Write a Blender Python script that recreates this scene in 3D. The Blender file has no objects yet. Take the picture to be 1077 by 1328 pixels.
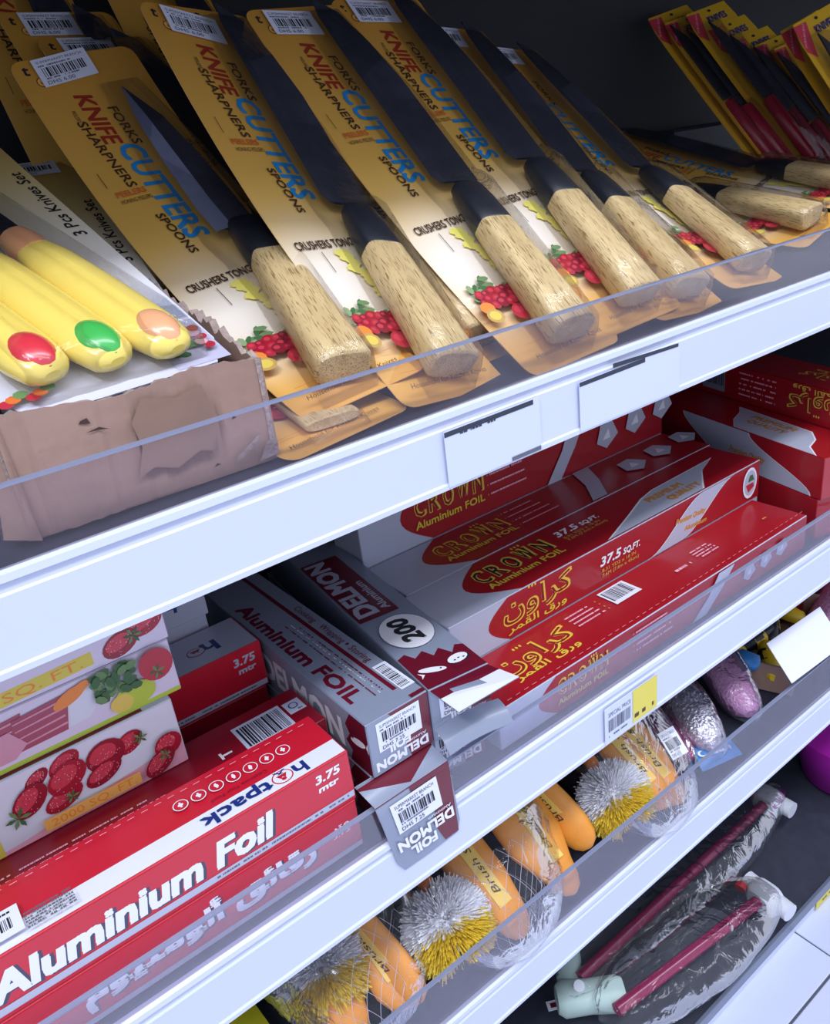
import bpy, math, random
from mathutils import Matrix, Vector, noise

# ------------------------------------------------------------------ camera, world, lights, exposure
Z0 = 0.995            # height of the camera above the floor; heights below are given relative to it
DIST = 0.3465         # camera distance from the shelf fronts (plane y = 0)
scn = bpy.context.scene
col = scn.collection
CAM = ((0.7854779, -0.34070683, 0.51666558),
       (-0.60772685, -0.26677348, 0.74799732),
       (-0.11701512, -0.90152691, -0.41660136))      # rows: world axes seen by the camera (right, down, forward)
cam_data = bpy.data.cameras.new('camera')
cam = bpy.data.objects.new('camera', cam_data)
col.objects.link(cam)
m4 = Matrix.Identity(4)
for i in range(3):
    m4[i][0] = CAM[i][0]; m4[i][1] = -CAM[i][1]; m4[i][2] = -CAM[i][2]
m4[0][3], m4[1][3], m4[2][3] = 0.0, -DIST, Z0
cam.matrix_world = m4
cam_data.sensor_width = 36.0
cam_data.sensor_fit = 'AUTO'
cam_data.lens = 36.0 * 1060.0 / 1328.0
cam_data.clip_start = 0.01
scn.camera = cam

scn.view_settings.view_transform = 'Standard'
scn.view_settings.look = 'None'
scn.view_settings.gamma = 1.0
scn.view_settings.use_curve_mapping = False
scn.view_settings.exposure = 0.15
scn.cycles.transparent_max_bounces = 24
scn.cycles.max_bounces = 8

world = bpy.data.worlds.new('world')
scn.world = world
world.use_nodes = True
world.node_tree.nodes['Background'].inputs[0].default_value = (0.76, 0.82, 1.0, 1)
world.node_tree.nodes['Background'].inputs[1].default_value = 0.88

def area(name, loc, rot, sx, sy, power, color):
    ld = bpy.data.lights.new(name, 'AREA')
    ld.shape = 'RECTANGLE'; ld.size = sx; ld.size_y = sy; ld.energy = power; ld.color = color
    o = bpy.data.objects.new(name, ld); col.objects.link(o)
    o.location = loc; o.rotation_euler = rot
    return o
# ceiling fluorescent rows over the aisle
area('aisle_light', (0.5, -0.85, Z0 + 1.5), (math.radians(-22), 0, 0), 3.6, 0.4, 55, (0.88, 0.93, 1.0))
area('aisle_light', (0.5, -1.95, Z0 + 1.25), (math.radians(-52), 0, 0), 3.6, 0.5, 112, (0.86, 0.92, 1.0))
area('aisle_light', (-0.9, -1.1, Z0 + 1.5), (math.radians(-28), math.radians(-20), 0), 0.16, 1.6, 22, (0.90, 0.94, 1.0))

# ------------------------------------------------------------------ materials
def lin(c):
    c = c / 255.0
    return c / 12.92 if c <= 0.04045 else ((c + 0.055) / 1.055) ** 2.4
def rgb(r, g, b): return (lin(r), lin(g), lin(b), 1.0)
MATS = {}
def mat(name, c, rough=0.5, metal=0.0, spec=0.5, coat=0.0, bump=0.0, bscale=200.0, var=0.0, vscale=30.0):
    if name in MATS: return MATS[name]
    m = bpy.data.materials.new(name); m.use_nodes = True
    nt = m.node_tree; b = nt.nodes['Principled BSDF']
    b.inputs['Base Color'].default_value = rgb(*c)
    b.inputs['Roughness'].default_value = rough
    b.inputs['Metallic'].default_value = metal
    b.inputs['Specular IOR Level'].default_value = spec
    b.inputs['Coat Weight'].default_value = coat
    b.inputs['Coat Roughness'].default_value = 0.15
    tc = None
    if bump or var:
        tc = nt.nodes.new('ShaderNodeTexCoord')
    if var:
        n = nt.nodes.new('ShaderNodeTexNoise'); n.inputs['Scale'].default_value = vscale; n.inputs['Detail'].default_value = 6
        nt.links.new(tc.outputs['Object'], n.inputs['Vector'])
        h = nt.nodes.new('ShaderNodeMixRGB'); h.blend_type = 'MULTIPLY'; h.inputs[0].default_value = 1.0
        r = nt.nodes.new('ShaderNodeValToRGB')
        r.color_ramp.elements[0].position = 0.3; r.color_ramp.elements[1].position = 0.7
        r.color_ramp.elements[0].color = (1 - var, 1 - var, 1 - var, 1)
        nt.links.new(n.outputs[0], r.inputs[0])
        h.inputs[1].default_value = rgb(*c)
        nt.links.new(r.outputs[0], h.inputs[2]); nt.links.new(h.outputs[0], b.inputs['Base Color'])
    if bump:
        n = nt.nodes.new('ShaderNodeTexNoise'); n.inputs['Scale'].default_value = bscale
        nt.links.new(tc.outputs['Object'], n.inputs['Vector'])
        bp = nt.nodes.new('ShaderNodeBump'); bp.inputs['Strength'].default_value = bump; bp.inputs['Distance'].default_value = 0.002
        nt.links.new(n.outputs[0], bp.inputs['Height']); nt.links.new(bp.outputs[0], b.inputs['Normal'])
    MATS[name] = m
    return m

def clear(name, tint=(1, 1, 1), haze=0.03, hcol=(200, 205, 225), rough=0.06, bump=0.0, bscale=30.0, gain=1.0):
    """thin clear plastic: see-through, mirror-like at grazing angles, a little milky"""
    if name in MATS: return MATS[name]
    m = bpy.data.materials.new(name); m.use_nodes = True
    nt = m.node_tree; nt.nodes.clear()
    out = nt.nodes.new('ShaderNodeOutputMaterial')
    tr = nt.nodes.new('ShaderNodeBsdfTransparent'); tr.inputs[0].default_value = (*tint, 1)
    gl = nt.nodes.new('ShaderNodeBsdfGlossy'); gl.inputs['Roughness'].default_value = rough
    df = nt.nodes.new('ShaderNodeBsdfDiffuse'); df.inputs[0].default_value = rgb(*hcol)
    fr = nt.nodes.new('ShaderNodeFresnel'); fr.inputs[0].default_value = 1.45
    mu = nt.nodes.new('ShaderNodeMath'); mu.operation = 'MULTIPLY'; mu.inputs[1].default_value = gain; mu.use_clamp = True
    nt.links.new(fr.outputs[0], mu.inputs[0])
    m1 = nt.nodes.new('ShaderNodeMixShader'); m1.inputs[0].default_value = haze
    nt.links.new(tr.outputs[0], m1.inputs[1]); nt.links.new(df.outputs[0], m1.inputs[2])
    m2 = nt.nodes.new('ShaderNodeMixShader')
    nt.links.new(mu.outputs[0], m2.inputs[0]); nt.links.new(m1.outputs[0], m2.inputs[1]); nt.links.new(gl.outputs[0], m2.inputs[2])
    nt.links.new(m2.outputs[0], out.inputs[0])
    if bump:
        tc = nt.nodes.new('ShaderNodeTexCoord')
        n = nt.nodes.new('ShaderNodeTexNoise'); n.inputs['Scale'].default_value = bscale; n.inputs['Detail'].default_value = 3
        n.inputs['Distortion'].default_value = 1.2
        nt.links.new(tc.outputs['Object'], n.inputs['Vector'])
        bp = nt.nodes.new('ShaderNodeBump'); bp.inputs['Strength'].default_value = bump; bp.inputs['Distance'].default_value = 0.01
        nt.links.new(n.outputs[0], bp.inputs['Height'])
        nt.links.new(bp.outputs[0], gl.inputs['Normal']); nt.links.new(bp.outputs[0], fr.inputs['Normal'])
    MATS[name] = m
    return m

def card_print(name, stops, burst=None):
    """printed board whose ink runs through a colour ramp along the card (UV v), with a pale burst"""
    if name in MATS: return MATS[name]
    m = bpy.data.materials.new(name); m.use_nodes = True
    nt = m.node_tree; b = nt.nodes['Principled BSDF']
    b.inputs['Roughness'].default_value = 0.28
    uv = nt.nodes.new('ShaderNodeUVMap'); sp = nt.nodes.new('ShaderNodeSeparateXYZ')
    nt.links.new(uv.outputs[0], sp.inputs[0])
    r = nt.nodes.new('ShaderNodeValToRGB')
    e = r.color_ramp.elements
    e[0].position, e[0].color = stops[0][0], rgb(*stops[0][1])
    e[1].position, e[1].color = stops[-1][0], rgb(*stops[-1][1])
    for p, c in stops[1:-1]:
        k = e.new(p); k.color = rgb(*c)
    nt.links.new(sp.outputs[1], r.inputs[0])
    src = r.outputs[0]
    if burst:
        cx, cy, sx, sy, c = burst
        mp = nt.nodes.new('ShaderNodeMapping'); mp.inputs['Location'].default_value = (-cx / sx, -cy / sy, 0)
        mp.inputs['Scale'].default_value = (1 / sx, 1 / sy, 1)
        nt.links.new(uv.outputs[0], mp.inputs[0])
        g = nt.nodes.new('ShaderNodeTexGradient'); g.gradient_type = 'SPHERICAL'
        nt.links.new(mp.outputs[0], g.inputs[0])
        mr = nt.nodes.new('ShaderNodeMapRange'); mr.inputs['From Max'].default_value = 1.0; mr.interpolation_type = 'SMOOTHSTEP'
        nt.links.new(g.outputs[1], mr.inputs[0])
        mx = nt.nodes.new('ShaderNodeMixRGB'); mx.inputs[2].default_value = rgb(*c)
        nt.links.new(mr.outputs[0], mx.inputs[0]); nt.links.new(src, mx.inputs[1]); src = mx.outputs[0]
    nt.links.new(src, b.inputs['Base Color'])
    MATS[name] = m
    return m

def wood_mat():
    m = bpy.data.materials.new('pale_wood'); m.use_nodes = True
    nt = m.node_tree; b = nt.nodes['Principled BSDF']
    b.inputs['Roughness'].default_value = 0.45
    tc = nt.nodes.new('ShaderNodeTexCoord')
    oi = nt.nodes.new('ShaderNodeObjectInfo')
    mp = nt.nodes.new('ShaderNodeMapping'); mp.inputs['Scale'].default_value = (1500, 95, 1500)
    ad = nt.nodes.new('ShaderNodeVectorMath'); ad.operation = 'ADD'
    nt.links.new(tc.outputs['Object'], ad.inputs[0]); nt.links.new(oi.outputs['Random'], ad.inputs[1])
    nt.links.new(ad.outputs[0], mp.inputs[0])
    n = nt.nodes.new('ShaderNodeTexNoise'); n.inputs['Scale'].default_value = 1.0; n.inputs['Detail'].default_value = 3
    nt.links.new(mp.outputs[0], n.inputs[0])
    r = nt.nodes.new('ShaderNodeValToRGB')
    r.color_ramp.elements[0].position = 0.36; r.color_ramp.elements[0].color = rgb(150, 118, 72)
    r.color_ramp.elements[1].position = 0.45; r.color_ramp.elements[1].color = rgb(226, 200, 150)
    nt.links.new(n.outputs[0], r.inputs[0])
    mp2 = nt.nodes.new('ShaderNodeMapping'); mp2.inputs['Scale'].default_value = (90, 9, 90)
    nt.links.new(ad.outputs[0], mp2.inputs[0])
    n2 = nt.nodes.new('ShaderNodeTexNoise'); n2.inputs['Scale'].default_value = 1.0; n2.inputs['Detail'].default_value = 4
    nt.links.new(mp2.outputs[0], n2.inputs[0])
    r2 = nt.nodes.new('ShaderNodeValToRGB')
    r2.color_ramp.elements[0].position = 0.3; r2.color_ramp.elements[0].color = (0.74, 0.70, 0.62, 1)
    r2.color_ramp.elements[1].position = 0.7
    nt.links.new(n2.outputs[0], r2.inputs[0])
    mx = nt.nodes.new('ShaderNodeMixRGB'); mx.blend_type = 'MULTIPLY'; mx.inputs[0].default_value = 1
    nt.links.new(r.outputs[0], mx.inputs[1]); nt.links.new(r2.outputs[0], mx.inputs[2])
    nt.links.new(mx.outputs[0], b.inputs['Base Color'])
    return m
MATS['wood'] = wood_mat()

def cardboard_mat():
    m = mat('cardboard', (168, 136, 122), 0.85, var=0.22, vscale=22, bump=0.35, bscale=90)
    return m
cardboard_mat()
mat('white_enamel', (203, 209, 231), 0.35, bump=0.05, bscale=40)
mat('deck_dark', (52, 56, 72), 0.55, var=0.3, vscale=60)
mat('black_panel', (22, 23, 30), 0.7, var=0.2, vscale=8)
mat('paper', (226, 229, 246), 0.6)
mat('paper_cool', (206, 212, 236), 0.45)
mat('ink', (30, 30, 40), 0.6)
mat('ink_grey', (95, 98, 112), 0.6)
mat('dark_strip', (46, 50, 66), 0.5)
mat('red_brown', (158, 50, 34), 0.4)
mat('orange_ink', (214, 112, 50), 0.4)
mat('blue_ink', (38, 140, 208), 0.4)
mat('navy_ink', (28, 48, 120), 0.4)
mat('brown_ink', (74, 50, 30), 0.5)
mat('leaf', (104, 140, 88), 0.5)
mat('leaf_dark', (62, 104, 62), 0.5)
mat('fruit_red', (184, 44, 62), 0.4)
mat('fruit_dark', (138, 26, 50), 0.4)
mat('fruit_orange', (236, 140, 60), 0.4)
mat('fruit_yellow', (226, 200, 90), 0.4)
mat('leaf_pale', (138, 164, 116), 0.5)
mat('berry_a', (168, 26, 48), 0.35); mat('berry_b', (148, 22, 44), 0.35); mat('berry_c', (206, 62, 80), 0.35)
mat('kiwi', (196, 160, 92), 0.4)
mat('pink', (238, 176, 196), 0.4)
mat('steel_dark', (62, 64, 78), 0.40, metal=0.2, var=0.35, vscale=60, bump=0.06, bscale=500)
mat('steel_ground_sheen', (140, 146, 176), 0.36, metal=0.3, var=0.15, vscale=90)  # ground bevel steel; the bevel's brighter reflection is put into its lighter colour
mat('black_plastic', (24, 27, 38), 0.3)
mat('crown_red', (160, 22, 34), 0.3, coat=0.2)
mat('crown_red_dark', (134, 18, 32), 0.3, coat=0.2)
mat('silver_board', (180, 184, 204), 0.35, coat=0.2)
mat('gold_ink', (222, 190, 70), 0.35)
mat('orange_gold', (200, 138, 66), 0.4)
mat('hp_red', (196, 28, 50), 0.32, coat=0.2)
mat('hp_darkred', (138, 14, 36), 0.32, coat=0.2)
mat('dm_grey', (138, 146, 168), 0.35, coat=0.2, var=0.06, vscale=20)
mat('dm_maroon', (104, 18, 40), 0.35, coat=0.2)
mat('white_board', (224, 226, 240), 0.4)
mat('white_ink', (232, 232, 242), 0.45)
mat('shade_ink', (70, 70, 96), 0.5)
mat('lime', (184, 204, 64), 0.4)
mat('meat', (168, 70, 92), 0.35)
mat('meat_pale', (214, 150, 170), 0.35)
mat('tray_white', (222, 212, 232), 0.35)
mat('yellow_label', (222, 206, 84), 0.5)
mat('orange_sticker', (244, 180, 90), 0.5)
clear('clear_blister', haze=0.012, rough=0.07, gain=0.55, bump=0.12, bscale=60)
clear('clear_lip', tint=(0.93, 0.93, 0.97), haze=0.035, hcol=(232, 220, 240), rough=0.10, gain=0.30)
clear('clear_edge', tint=(0.6, 0.62, 0.72), haze=0.75, hcol=(150, 156, 184), rough=0.3)
clear('clear_bag', haze=0.03, rough=0.07, bump=0.5, bscale=30, gain=0.62)

# ------------------------------------------------------------------ helpers
def tag(o, label=None, cat=None, group=None, kind=None):
    if label: o['label'] = label
    if cat: o['category'] = cat
    if group: o['group'] = group
    if kind: o['kind'] = kind
    return o
def thing(name, label, cat, mw=None, group=None):
    o = bpy.data.objects.new(name, None); col.objects.link(o)
    o.empty_display_size = 0.03
    if mw is not None: o.matrix_world = mw
    return tag(o, label, cat, group)
def pose(o, R):
    m = Matrix.Identity(4)
    for i in range(3):
        for j in range(3): m[i][j] = R[i][j]
    m[0][3], m[1][3], m[2][3] = o[0], o[1], o[2] + Z0
    return m
def rotz(x, y, z, deg=0.0, rx=0.0, ry=0.0):
    return Matrix.Translation((x, y, z + Z0)) @ Matrix.Rotation(math.radians(deg), 4, 'Z') @ Matrix.Rotation(math.radians(rx), 4, 'X') @ Matrix.Rotation(math.radians(ry), 4, 'Y')

class MB:
    def __init__(s): s.v = []; s.f = []; s.m = []; s.mats = []; s.uv = {}; s.sm = []
    def mi(s, name):
        if name not in s.mats: s.mats.append(name)
        return s.mats.index(name)
    def face(s, pts, m, smooth=False):
        b = len(s.v); s.v += [tuple(p) for p in pts]; s.f.append(tuple(range(b, b + len(pts)))); s.m.append(s.mi(m)); s.sm.append(smooth)
    def grid(s, rows, m, closed=False, smooth=True, uvs=None):
        b = len(s.v); n = len(rows[0])
        for r in rows: s.v += [tuple(p) for p in r]
        k = s.mi(m)
        for i in range(len(rows) - 1):
            for j in range(n if closed else n - 1):
                j2 = (j + 1) % n
                s.f.append((b + i * n + j, b + i * n + j2, b + (i + 1) * n + j2, b + (i + 1) * n + j)); s.m.append(k); s.sm.append(smooth)
        if uvs:
            for i, r in enumerate(uvs):
                for j, q in enumerate(r): s.uv[b + i * n + j] = q
    def box(s, x0, y0, z0, x1, y1, z1, m, c=0.0):
        if c <= 0:
            P = [(x0, y0, z0), (x1, y0, z0), (x1, y1, z0), (x0, y1, z0), (x0, y0, z1), (x1, y0, z1), (x1, y1, z1), (x0, y1, z1)]
            b = len(s.v); s.v += P; k = s.mi(m)
            for f in ((0, 3, 2, 1), (4, 5, 6, 7), (0, 1, 5, 4), (1, 2, 6, 5), (2, 3, 7, 6), (3, 0, 4, 7)):
                s.f.append(tuple(b + i for i in f)); s.m.append(k); s.sm.append(False)
        else:
            def ring(a, z):
                return [(x0 + a, y0, z), (x1 - a, y0, z), (x1, y0 + a, z), (x1, y1 - a, z), (x1 - a, y1, z), (x0 + a, y1, z), (x0, y1 - a, z), (x0, y0 + a, z)]
            def inset(a, z):
                return [(x0 + a, y0 + c, z), (x1 - a, y0 + c, z), (x1 - c, y0 + a, z), (x1 - c, y1 - a, z), (x1 - a, y1 - c, z), (x0 + a, y1 - c, z), (x0 + c, y1 - a, z), (x0 + c, y0 + a, z)]
            rows = [inset(c * 1.5, z0), ring(c, z0 + c), ring(c, z1 - c), inset(c * 1.5, z1)]
            s.grid(rows, m, closed=True, smooth=False)
            b = len(s.v) - 32
            s.f.append(tuple(b + i for i in range(7, -1, -1))); s.m.append(s.mi(m)); s.sm.append(False)
            s.f.append(tuple(b + 24 + i for i in range(8))); s.m.append(s.mi(m)); s.sm.append(False)
    def loft(s, p0, p1, secs, m, up=(0, 0, 1), n=20, e=2.5, cap=True, smooth=True):
        """secs: (t, width, height[, shift x, shift z]) superellipse sections between p0 and p1"""
        p0, p1, up = Vector(p0), Vector(p1), Vector(up)
        d = (p1 - p0).normalized(); x = d.cross(up).normalized(); z = x.cross(d)
        rows = []
        for sec in secs:
            t, w, h = sec[:3]; c = p0 + (p1 - p0) * t
            if len(sec) > 3: c = c + x * sec[3] + z * sec[4]
            r = []
            for i in range(n):
                a = 2 * math.pi * (i + .5) / n; ca, sa = math.cos(a), math.sin(a)
                r.append(c + x * (w / 2 * math.copysign(abs(ca) ** (2 / e), ca)) + z * (h / 2 * math.copysign(abs(sa) ** (2 / e), sa)))
            rows.append(r)
        s.grid(rows, m, closed=True, smooth=smooth)
        if cap:
            s.face(rows[0][::-1], m); s.face(rows[-1], m)
    def tube(s, pts, r, m, n=8, cap=True):
        rows = []
        pts = [Vector(p) for p in pts]
        for i, p in enumerate(pts):
            d = (pts[min(i + 1, len(pts) - 1)] - pts[max(i - 1, 0)]).normalized()
            up = Vector((0, 0, 1)) if abs(d.z) < .9 else Vector((1, 0, 0))
            x = d.cross(up).normalized(); z = x.cross(d)
            rr = r[i] if isinstance(r, (list, tuple)) else r
            rows.append([p + (x * math.cos(2 * math.pi * k / n) + z * math.sin(2 * math.pi * k / n)) * rr for k in range(n)])
        s.grid(rows, m, closed=True)
        if cap: s.face(rows[0][::-1], m); s.face(rows[-1], m)
    def build(s, name, parent=None, label=None):
        me = bpy.data.meshes.new(name); me.from_pydata(s.v, [], s.f)
        for k in s.mats: me.materials.append(MATS[k])
        me.polygons.foreach_set('material_index', s.m)
        me.polygons.foreach_set('use_smooth', s.sm)
        if s.uv:
            l = me.uv_layers.new(name='UVMap')
            for lp in me.loops:
                q = s.uv.get(lp.vertex_index)
                if q: l.data[lp.index].uv = q
        me.update()
        o = bpy.data.objects.new(name, me); col.objects.link(o)
        if parent: o.parent = parent
        if label: o['label'] = label
        return o

# ---- flat print: lettering and shapes laid on a face
GL = {}
def glyphs(text):
    if text not in GL:
        c = bpy.data.curves.new('lettering', 'FONT'); c.body = text; c.size = 1.0; c.resolution_u = 2
        o = bpy.data.objects.new('lettering', c)
        me = bpy.data.meshes.new_from_object(o)
        vs = [(v.co.x, v.co.y) for v in me.vertices]; fs = [tuple(p.vertices) for p in me.polygons]
        bpy.data.objects.remove(o); bpy.data.curves.remove(c); bpy.data.meshes.remove(me)
        GL[text] = (vs, fs)
    return GL[text]
# Arabic words as joined letter forms, in left-to-right order on the surface
AR_CROWN = '\uFEE5\uFEED\uFE8D\uFEAE\uFEDB'
AR_FOIL = '\uFEAE\uFEE4\uFED8\uFEDF\uFE8D \uFED5\uFEAD\uFEED'
AR_ROLL = '\uFEE1\uFEEE\uFEF4\uFEE8\uFEE3\uFEEE\uFEDF\uFE83 \uFED6\uFE8B\uFE8E\uFED7\uFEAD'
AR_MTR = '\uFEAE\uFE98\uFEE3'

class Art:
    """draws on a surface given by fn(u, v, h) -> local point"""
    def __init__(s, mb, fn): s.mb = mb; s.fn = fn; s.h = 0.00012
    def lay(s): s.h += 0.00006
    def poly(s, pts, m, up=True):
        if up: s.lay()
        s.mb.face([s.fn(u, v, s.h) for u, v in pts], m)
    def rect(s, u0, v0, u1, v1, m, n=1, up=True):
        if up: s.lay()
        for i in range(n):
            a, b = v0 + (v1 - v0) * i / n, v0 + (v1 - v0) * (i + 1) / n
            s.poly([(u0, a), (u1, a), (u1, b), (u0, b)], m, False)
    def ell(s, u, v, a, b, m, rot=0, n=18):
        c, q = math.cos(math.radians(rot)), math.sin(math.radians(rot))
        s.poly([(u + a * math.cos(t) * c - b * math.sin(t) * q, v + a * math.cos(t) * q + b * math.sin(t) * c) for t in [2 * math.pi * i / n for i in range(n)]], m)
    def text(s, t, u, v, h, m, rot=0, w=None, shear=0.0, bold=0.0, jag=0):
        vs, fs = glyphs(t)
        if not vs: return
        s.lay()
        x0 = min(p[0] for p in vs); x1 = max(p[0] for p in vs)
        ar = ord(t[0]) > 0x600
        sy = h / (0.73 if not ar else 0.85); sx = sy if w is None else w / (x1 - x0)
        c, q = math.cos(math.radians(rot)), math.sin(math.radians(rot))
        offs = [(0, 0)] if not bold else [(0, 0), (bold, 0), (0, bold), (bold, bold)]
        k = s.mb.mi(m)
        for j, (ox, oy) in enumerate(offs):
            b = len(s.mb.v)
            for x, y in vs:
                X = (x - x0) * sx + y * sy * shear + ox; Y = y * sy + oy
                s.mb.v.append(tuple(s.fn(u + X * c - Y * q, v + X * q + Y * c, s.h + j * 0.00001)))
            for f in fs:
                s.mb.f.append(tuple(b + i for i in f)); s.mb.m.append(k); s.mb.sm.append(False)
    def dashes(s, u, v, w, h, m, rot=0, seed=0, fill=0.75):
        """a line of print too small to read"""
        r = random.Random(seed + int(u * 9999) + int(v * 7777)); s.lay()
        c, q = math.cos(math.radians(rot)), math.sin(math.radians(rot)); x = 0
        while x < w:
            d = r.uniform(.3, 1.6) * h
            if r.random() < fill:
                P = [(x, 0), (min(w, x + d), 0), (min(w, x + d), h), (x, h)]
                s.poly([(u + a * c - b * q, v + a * q + b * c) for a, b in P], m, False)
            x += d + h * .25
    def barcode(s, u, v, w, h, rot=0, m='ink', seed=1, bg=None):
        r = random.Random(seed)
        c, q = math.cos(math.radians(rot)), math.sin(math.radians(rot))
        T = lambda a, b: (u + a * c - b * q, v + a * q + b * c)
        if bg: s.poly([T(-.08 * w, -.28 * h), T(1.08 * w, -.28 * h), T(1.08 * w, 1.12 * h), T(-.08 * w, 1.12 * h)], bg)
        s.lay(); x = 0; st = w / 60
        while x < w:
            d = r.choice((1, 1, 2, 3)) * st
            s.poly([T(x, 0), T(min(x + d, w), 0), T(min(x + d, w), h), T(x, h)], m, False)
            x += d + r.choice((1, 1, 2, 2)) * st

def sticker_art(A, u0, v0, u1, v1, seed=0, price='DHS 6.00', flip=False):
    """white price sticker with shop line, bars and price"""
    w, h = u1 - u0, v1 - v0
    if flip: f0 = A.fn; A.fn = lambda u, v, hh: f0(u0 + u1 - u, v0 + v1 - v, hh)
    A.rect(u0, v0, u1, v1, 'paper')
    A.text('SUPERMARKET BRANCH', u0 + .07 * w, v0 + .80 * h, .11 * h, 'ink', w=.84 * w)
    A.dashes(u0 + .07 * w, v0 + .70 * h, .6 * w, .05 * h, 'ink_grey', seed=seed)
    A.barcode(u0 + .1 * w, v0 + .32 * h, .78 * w, .33 * h, seed=seed + 3)
    A.dashes(u0 + .1 * w, v0 + .24 * h, .6 * w, .05 * h, 'ink_grey', seed=seed + 1)
    A.text(price, u0 + .08 * w, v0 + .06 * h, .13 * h, 'ink', w=.5 * w)
    if flip: A.fn = f0

def at(px, py, y=None, z=None, x=None):
    """world point seen at pixel (px, py) on the plane y=, z= or x= (heights relative to the camera)"""
    d = [sum(CAM[i][j] * (px - 538.5, py - 664.0, 1060.0)[j] for j in range(3)) for i in range(3)]
    C = (0.0, -DIST, 0.0)
    ax, val = (1, y) if y is not None else (2, z) if z is not None else (0, x)
    s = (val - C[ax]) / d[ax]
    return Vector([C[i] + s * d[i] for i in range(3)])

# ================================================================== STRUCTURE
def structure(name, mb): return tag(mb.build(name), kind='structure')
X0, X1 = -0.75, 2.3
FL = -0.995
DECKS = {1: -0.143, 2: -0.4105, 3: -0.617, 4: -0.962}

b = MB(); b.box(X0, 0.44, 0.0, X1, 0.46, 2.0, 'black_panel')
structure('wall_back', b)
mat('floor_tile', (206, 212, 236), 0.22, var=0.06, vscale=6)
mat('grout', (84, 88, 104), 0.8)
b = MB(); b.box(-2.4, -3.0, -0.02, 4.0, 0.5, -0.003, 'grout')
floor = structure('floor', b)
b = MB(); b.box(0, 0, -.003, .598, .598, 0, 'floor_tile', .001)
tile = b.build('tile', floor)
first = True
for i in range(-2, 3):
    for j in range(0, 3):
        o = tile if first else tile.copy()
        if not first: col.objects.link(o); o.parent = floor
        first = False
        o.location = (0.7545 + i * .6, -.0555 - .6 + .6 - j * .6 - .6 + 0.0, 0.0)
for i in range(-2, 3):
    o = tile.copy(); col.objects.link(o); o.parent = floor; o.location = (0.7545 + i * .6, -.0545, 0.0)

# ------------------------------------------------------------------ shelves
def shelf(k, label, fh, lip_h, depth=0.435, lip=True):
    z = DECKS[k] if k else 0.20
    t = thing('store_shelf', label, 'shelf', Matrix.Translation((0, 0, z + Z0)))
    b = MB(); b.box(X0, 0.004, -0.022, X1, depth, -0.001, 'deck_dark')
    b.build('deck', t)
    # price rail: folded white front with a rolled top edge and a lower lip
    b = MB()
    prof = [(0.006, -.004), (0.0055, 0.0008), (0.002, 0.0012), (0.0, 0.0), (-0.0004, -.0035), (0.0016, -.0045), (0.0012, -.0085), (0.0002, -.0095), (0.0, -fh + .004), (-0.0012, -fh + .003), (-.0012, -fh), (0.004, -fh - .001), (0.012, -fh - .001), (0.012, -fh + .01)]
    b.grid([[(X0, y, zz) for y, zz in prof], [(X1, y, zz) for y, zz in prof]], 'white_enamel', smooth=False)
    b.build('price_rail', t)
    if lip:
        b = MB(); b.box(X0, 0.0022, 0.0015, X1, 0.0040, lip_h, 'clear_lip')
        l = b.build('front_lip', t, 'clear plastic front lip')
        b = MB(); b.box(X0, 0.0014, lip_h, X1, 0.0046, lip_h + .0014, 'clear_edge')
        b.build('lip_edge', l)
    return t
shelf(0, 'topmost shelf with white price rail shading the knife packs below it', .045, .03, lip=False)
shelf(1, 'shelf with white price rail carrying carded kitchen knives', .0450, .0345)
shelf(2, 'shelf with white price rail carrying boxes of foil', .0475, .0315)
shelf(3, 'shelf with white price rail carrying bagged yellow and white brushes', .0450, .052)
z = DECKS[4]
t = thing('store_shelf', 'lowest dark base shelf carrying bagged pink rods above the floor', 'shelf', Matrix.Translation((0, 0, z + Z0)))
b = MB(); b.box(X0, 0.004, -0.03, X1, .435, -0.001, 'deck_dark'); b.build('deck', t)
mat('grey_metal', (120, 128, 150), 0.35, metal=0.4)
b = MB(); b.box(X0, -0.001, -.012, X1, .004, .004, 'grey_metal', .0008); b.build('front_edge', t)
b = MB(); b.box(X0, 0.003, -.0325, X1, .012, -.012, 'white_enamel'); b.build('kick_plate', t)

def plate(name, label, cat, x0, z0, x1, z1, y=-0.0012, m='paper_cool', th=.0006, art=None, group=None, ry=0):
    mw = Matrix.Translation((x0, y, z0 + Z0)) @ Matrix.Rotation(math.radians(ry), 4, 'Y')
    b = MB(); w, h = x1 - x0, z1 - z0
    b.box(0, -th, 0, w, 0, h, m)
    if art: art(Art(b, lambda u, v, hh: (u, -th - hh, v)), w, h)
    o = b.build(name); o.matrix_world = mw
    return tag(o, label, cat, group)
def strip_art(A, w, h):
    A.rect(0, h - .0035, w * .93, h - .0005, 'dark_strip')
    A.dashes(w * .15, h - .0045, w * .4, .0018, 'dark_strip', seed=3)
    A.rect(w * .66, .0, w * .99, .0026, 'ink_grey')
plate('price_label', 'blank white price label with dark top strip on the rail, left of two', 'label', .2645, -.1865, .340, -.1525, art=strip_art)
def strip_art2(A, w, h):
    A.poly([(0, h - .003), (w * .63, h - .003), (w * .63, h + .0002), (0, h - .0002)], 'dark_strip')
    A.poly([(w * .31, h + .0012), (w * .98, h - .001), (w * .98, h + .0014), (w * .31, h + .0042)], 'dark_strip')
plate('price_label', 'blank white price label with doubled dark strips on the rail, right of two', 'label', .376, -.1865, .479, -.1535, art=strip_art2)
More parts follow.
